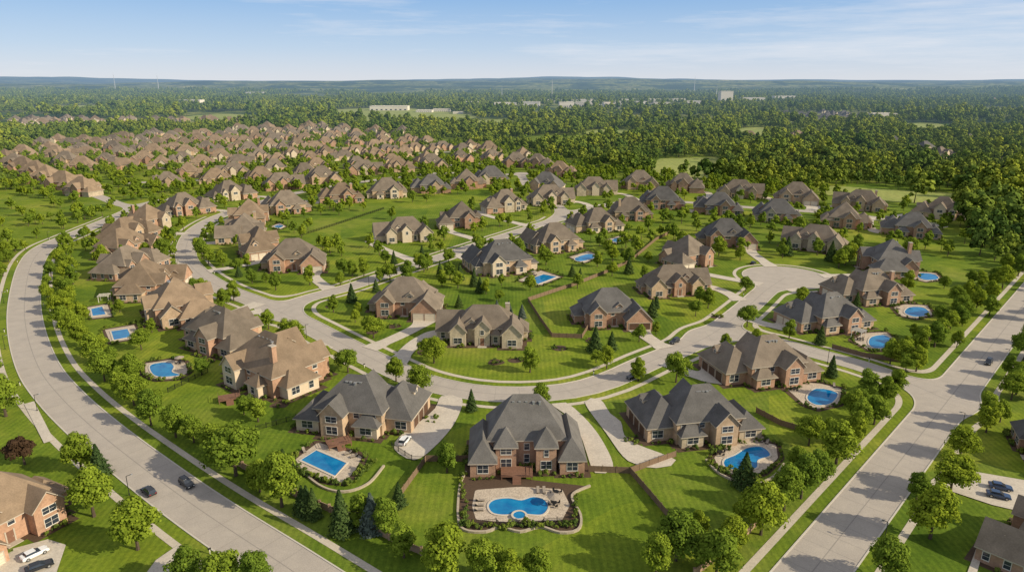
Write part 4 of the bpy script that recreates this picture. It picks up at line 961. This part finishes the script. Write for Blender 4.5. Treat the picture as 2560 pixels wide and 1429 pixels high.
LB={'b':"leafy green broadleaf tree growing in a lawn",'c':"dark green conifer beside the gardens",'s':"blue-green spruce standing in a garden",'p':"dark purple plum tree on a lawn"}
for x,y,h,ty in IND:
    cm,tm=(random.choice(BT) if ty=='b' else random.choice(CT) if ty=='c' else SPR if ty=='s' else PLM)
    H0=9 if ty=='b' else 8 if ty in 'cs' else 7; s=h/H0*1.2; sw=random.uniform(.95,1.15) if ty=='b' else 1
    e=obj("tree",None,loc=(x,y,0),rot=random.uniform(0,6.28),scale=(s*sw,s*sw,s)); e['label']=LB[ty]; e['category']="tree"; e['group']="trees of the subdivision"
    obj("crown",cm,e); obj("trunk",tm,e)
stuff=[(x,y,0,h/11*1.1) for x,y,h,ty in REST]
# forest
def cand(r0,r1,sp,s0,s1,gap):
    xs=np.arange(-r1*.84,r1*.84,sp); ys=np.arange(r0,r1,sp); X,Y=np.meshgrid(xs,ys); X=X.ravel()+rng.uniform(-sp*.48,sp*.48,X.size); Y=Y.ravel()+rng.uniform(-sp*.48,sp*.48,Y.size)
    m=(np.abs(X)<Y*.80+30)&~inpoly(X,Y,nb)
    for w_ in FW+[SP([(0,303),(90,293),(330,298),(620,297),(600,310),(300,322),(0,324)]),SP([(1950,288),(2050,283),(2160,290),(2140,306),(1990,306)])]: m&=~inpoly(X,Y,w_)
    m&=~(inpoly(X,Y,SP([(1250,252),(1780,252),(1800,262),(1560,282),(1260,272)]))&(rng.uniform(0,1,X.size)<.6))
    m&=~(inpoly(X,Y,HILL)&(rng.uniform(0,1,X.size)<.8))
    n_=np.sin(X*.011+Y*.004)+np.sin(Y*.0093-X*.003+1)+np.sin(X*.027+2)*.5+np.sin(X*.004-Y*.006)*.5; m&=((n_+rng.uniform(-.35,.35,X.size))>gap)|(Y<600)
    X,Y=X[m],Y[m]; big=1+.25*np.sin(X*.02+np.sin(Y*.017)*2); sc_=(s0+(s1-s0)*rng.beta(1.3,2.6,X.size))*big
    return [(float(a),float(b),0.0 if math.hypot(a,b)<4600 else height(a,b),float(c)) for a,b,c in zip(X,Y,sc_)]
f1=cand(230,1500,10.5,.7,2.0,-1.5)
f1=[p for p in f1 if fr(p[0],p[1])>4 and not any(abs(p[0]-h[0])<17 and abs(p[1]-h[1])<17 for h in HOUSES) and not any(abs(p[0]-h[0])<22 and -50<p[1]-h[1]<17 for h in HAM)]
f2=cand(1500,5600,24,1.2,2.6,-.65)
scatter("woodland",f1+f2,stuffcol,"dense green broadleaf woodland stretching to the hills","woodland")
scatter("garden_trees",stuff,gardcol,"small leafy trees scattered between the far houses","trees")
SHRUB.sort(key=lambda t:t[1])
for x,y,s in SHRUB[:290]: obj("shrub",random.choice(SH),None,(x,y,0),random.uniform(0,6.28),s,label="rounded green garden shrub in a planting bed",category="shrub",group="garden shrubs")
scatter("garden_shrubs",[(x,y,0,s) for x,y,s in SHRUB[290:]],shcol,"low green shrubs along house walls","shrubs")
# ---------------------------------------------------------------- commercial sheds, masts
def shed(u,v,w,d,h,label="large pale flat-roofed warehouse among the trees"):
    x,y=S(u,v); e=obj("warehouse",None,loc=(x,y,0),rot=random.uniform(-.1,.1)); e['label']=label; e['category']="warehouse"; e['group']="distant commercial buildings"
    V=[];F=[]; box(V,F,-w/2,w/2,-d/2,d/2,0,h); obj("wall",mesh("wall",V,F,['ware']),e)
    V=[];F=[]; box(V,F,-w/2-.5,w/2+.5,-d/2-.5,d/2+.5,h+.01,h+1.0)
    for i in range(4): a=-w/2+w*(i+.5)/4.5; box(V,F,a,a+w*.03,-d*.2,-d*.1,h+1.01,h+2.5)
    obj("roof",mesh("roof",V,F,['ware']),e)
    V=[];F=[]
    for i in range(8): a=-w/2+w*(i+.3)/8; box(V,F,a,a+w*.05,-d/2-.2,-d/2+.1,1,h*.35)
    obj("window",mesh("window",V,F,['glass']),e)
for q in ((975,275,125,60,13),(1062,280,50,35,6),(1105,278,55,35,7),(1145,284,30,25,5)): shed(*q)
for i in range(24):
    u=1262+i*21+random.uniform(-9,9); v=random.uniform(256,273)-(u-1262)*.010; k=(285-v)/25; shed(u,v,random.uniform(30,75)*(.6+.4*k),random.uniform(22,36),random.uniform(14,21))
for q in ((1880,258,100,40,24),(1960,254,110,40,26),(640,240,120,60,26),(480,262,90,40,20),(2200,300,60,40,16),(1180,268,60,40,20)): shed(*q)
shed(1812,262,50,40,54,"tall pale concrete grain tower above the trees")
for u,v,h in ((290,232,130),(398,232,120),(1380,250,95),(1790,250,60),(1735,236,110),(1255,246,60)):
    x,y=S(u,v); z=height(x,y); e=obj("radio_mast",None,loc=(x,y,z)); e['label']="thin pale lattice radio mast on the plain"; e['category']="mast"
    V=[(-2,-2,0),(2,-2,0),(2,2,0),(-2,2,0),(-.8,-.8,h),(.8,-.8,h),(.8,.8,h),(-.8,.8,h)]; obj("tower",mesh("tower",V,[(4,5,6,7),(0,1,5,4),(1,2,6,5),(2,3,7,6),(3,0,4,7)],['white']),e)
    V=[];F=[]; box(V,F,-.3,.3,-.3,.3,h+.01,h+12); box(V,F,-2,2,-.4,.4,h*.9,h*.92); obj("antenna",mesh("antenna",V,F,['white']),e)
# ---------------------------------------------------------------- light
EL=R(28); AZ=R(108)   # azimuth clockwise from +Y
sd=Vector((math.sin(AZ)*math.cos(EL),math.cos(AZ)*math.cos(EL),math.sin(EL)))
sl=bpy.data.lights.new("sun",'SUN'); sl.energy=5.0; sl.angle=R(.6); sl.color=(1,.89,.67)
so=bpy.data.objects.new("sun",sl); COL.objects.link(so); so.rotation_euler=sd.to_track_quat('Z','Y').to_euler(); so.location=sd*400
w=bpy.data.worlds.new("World"); sc.world=w; w.use_nodes=True; nt=w.node_tree; nt.nodes.clear(); L=nt.links
sk=nt.nodes.new('ShaderNodeTexSky'); sk.sky_type='NISHITA'; sk.sun_disc=False; sk.sun_elevation=EL; sk.sun_rotation=AZ; sk.dust_density=.6; sk.ozone_density=1.6; sk.air_density=1.0
tc=nt.nodes.new('ShaderNodeTexCoord'); sx=nt.nodes.new('ShaderNodeSeparateXYZ'); L.new(tc.outputs['Generated'],sx.inputs[0])
grad=ramp(nt,sx.outputs[2],[(0.0,(5.0,5.25,5.75)),(.045,(3.35,4.35,5.75)),(.12,(1.5,3.0,5.35)),(.4,(3.0,3.1,3.5))])
c=mixc(nt,.88,sk.outputs[0],grad)
mp=nt.nodes.new('ShaderNodeMapping'); mp.inputs['Location'].default_value=(.35,.2,.9); mp.inputs['Scale'].default_value=(1,1,12); mp.inputs['Rotation'].default_value=(0,R(-3),0); L.new(tc.outputs['Generated'],mp.inputs[0])
cl=ramp(nt,noise(nt,mp.outputs[0],2.4,8,.64),[(.50,(0,0,0)),(.76,(.7,.7,.7))])
c=mixc(nt,cl,c,(5.8,5.85,6.1))
bg=nt.nodes.new('ShaderNodeBackground'); bg.inputs[1].default_value=.145; L.new(c,bg.inputs[0]); ow=nt.nodes.new('ShaderNodeOutputWorld'); L.new(bg.outputs[0],ow.inputs[0])
print("houses",len(HOUSES),"far",nf,"trees",len(TREES),"shrubs",len(SHRUB),"forest",len(f1),len(f2))
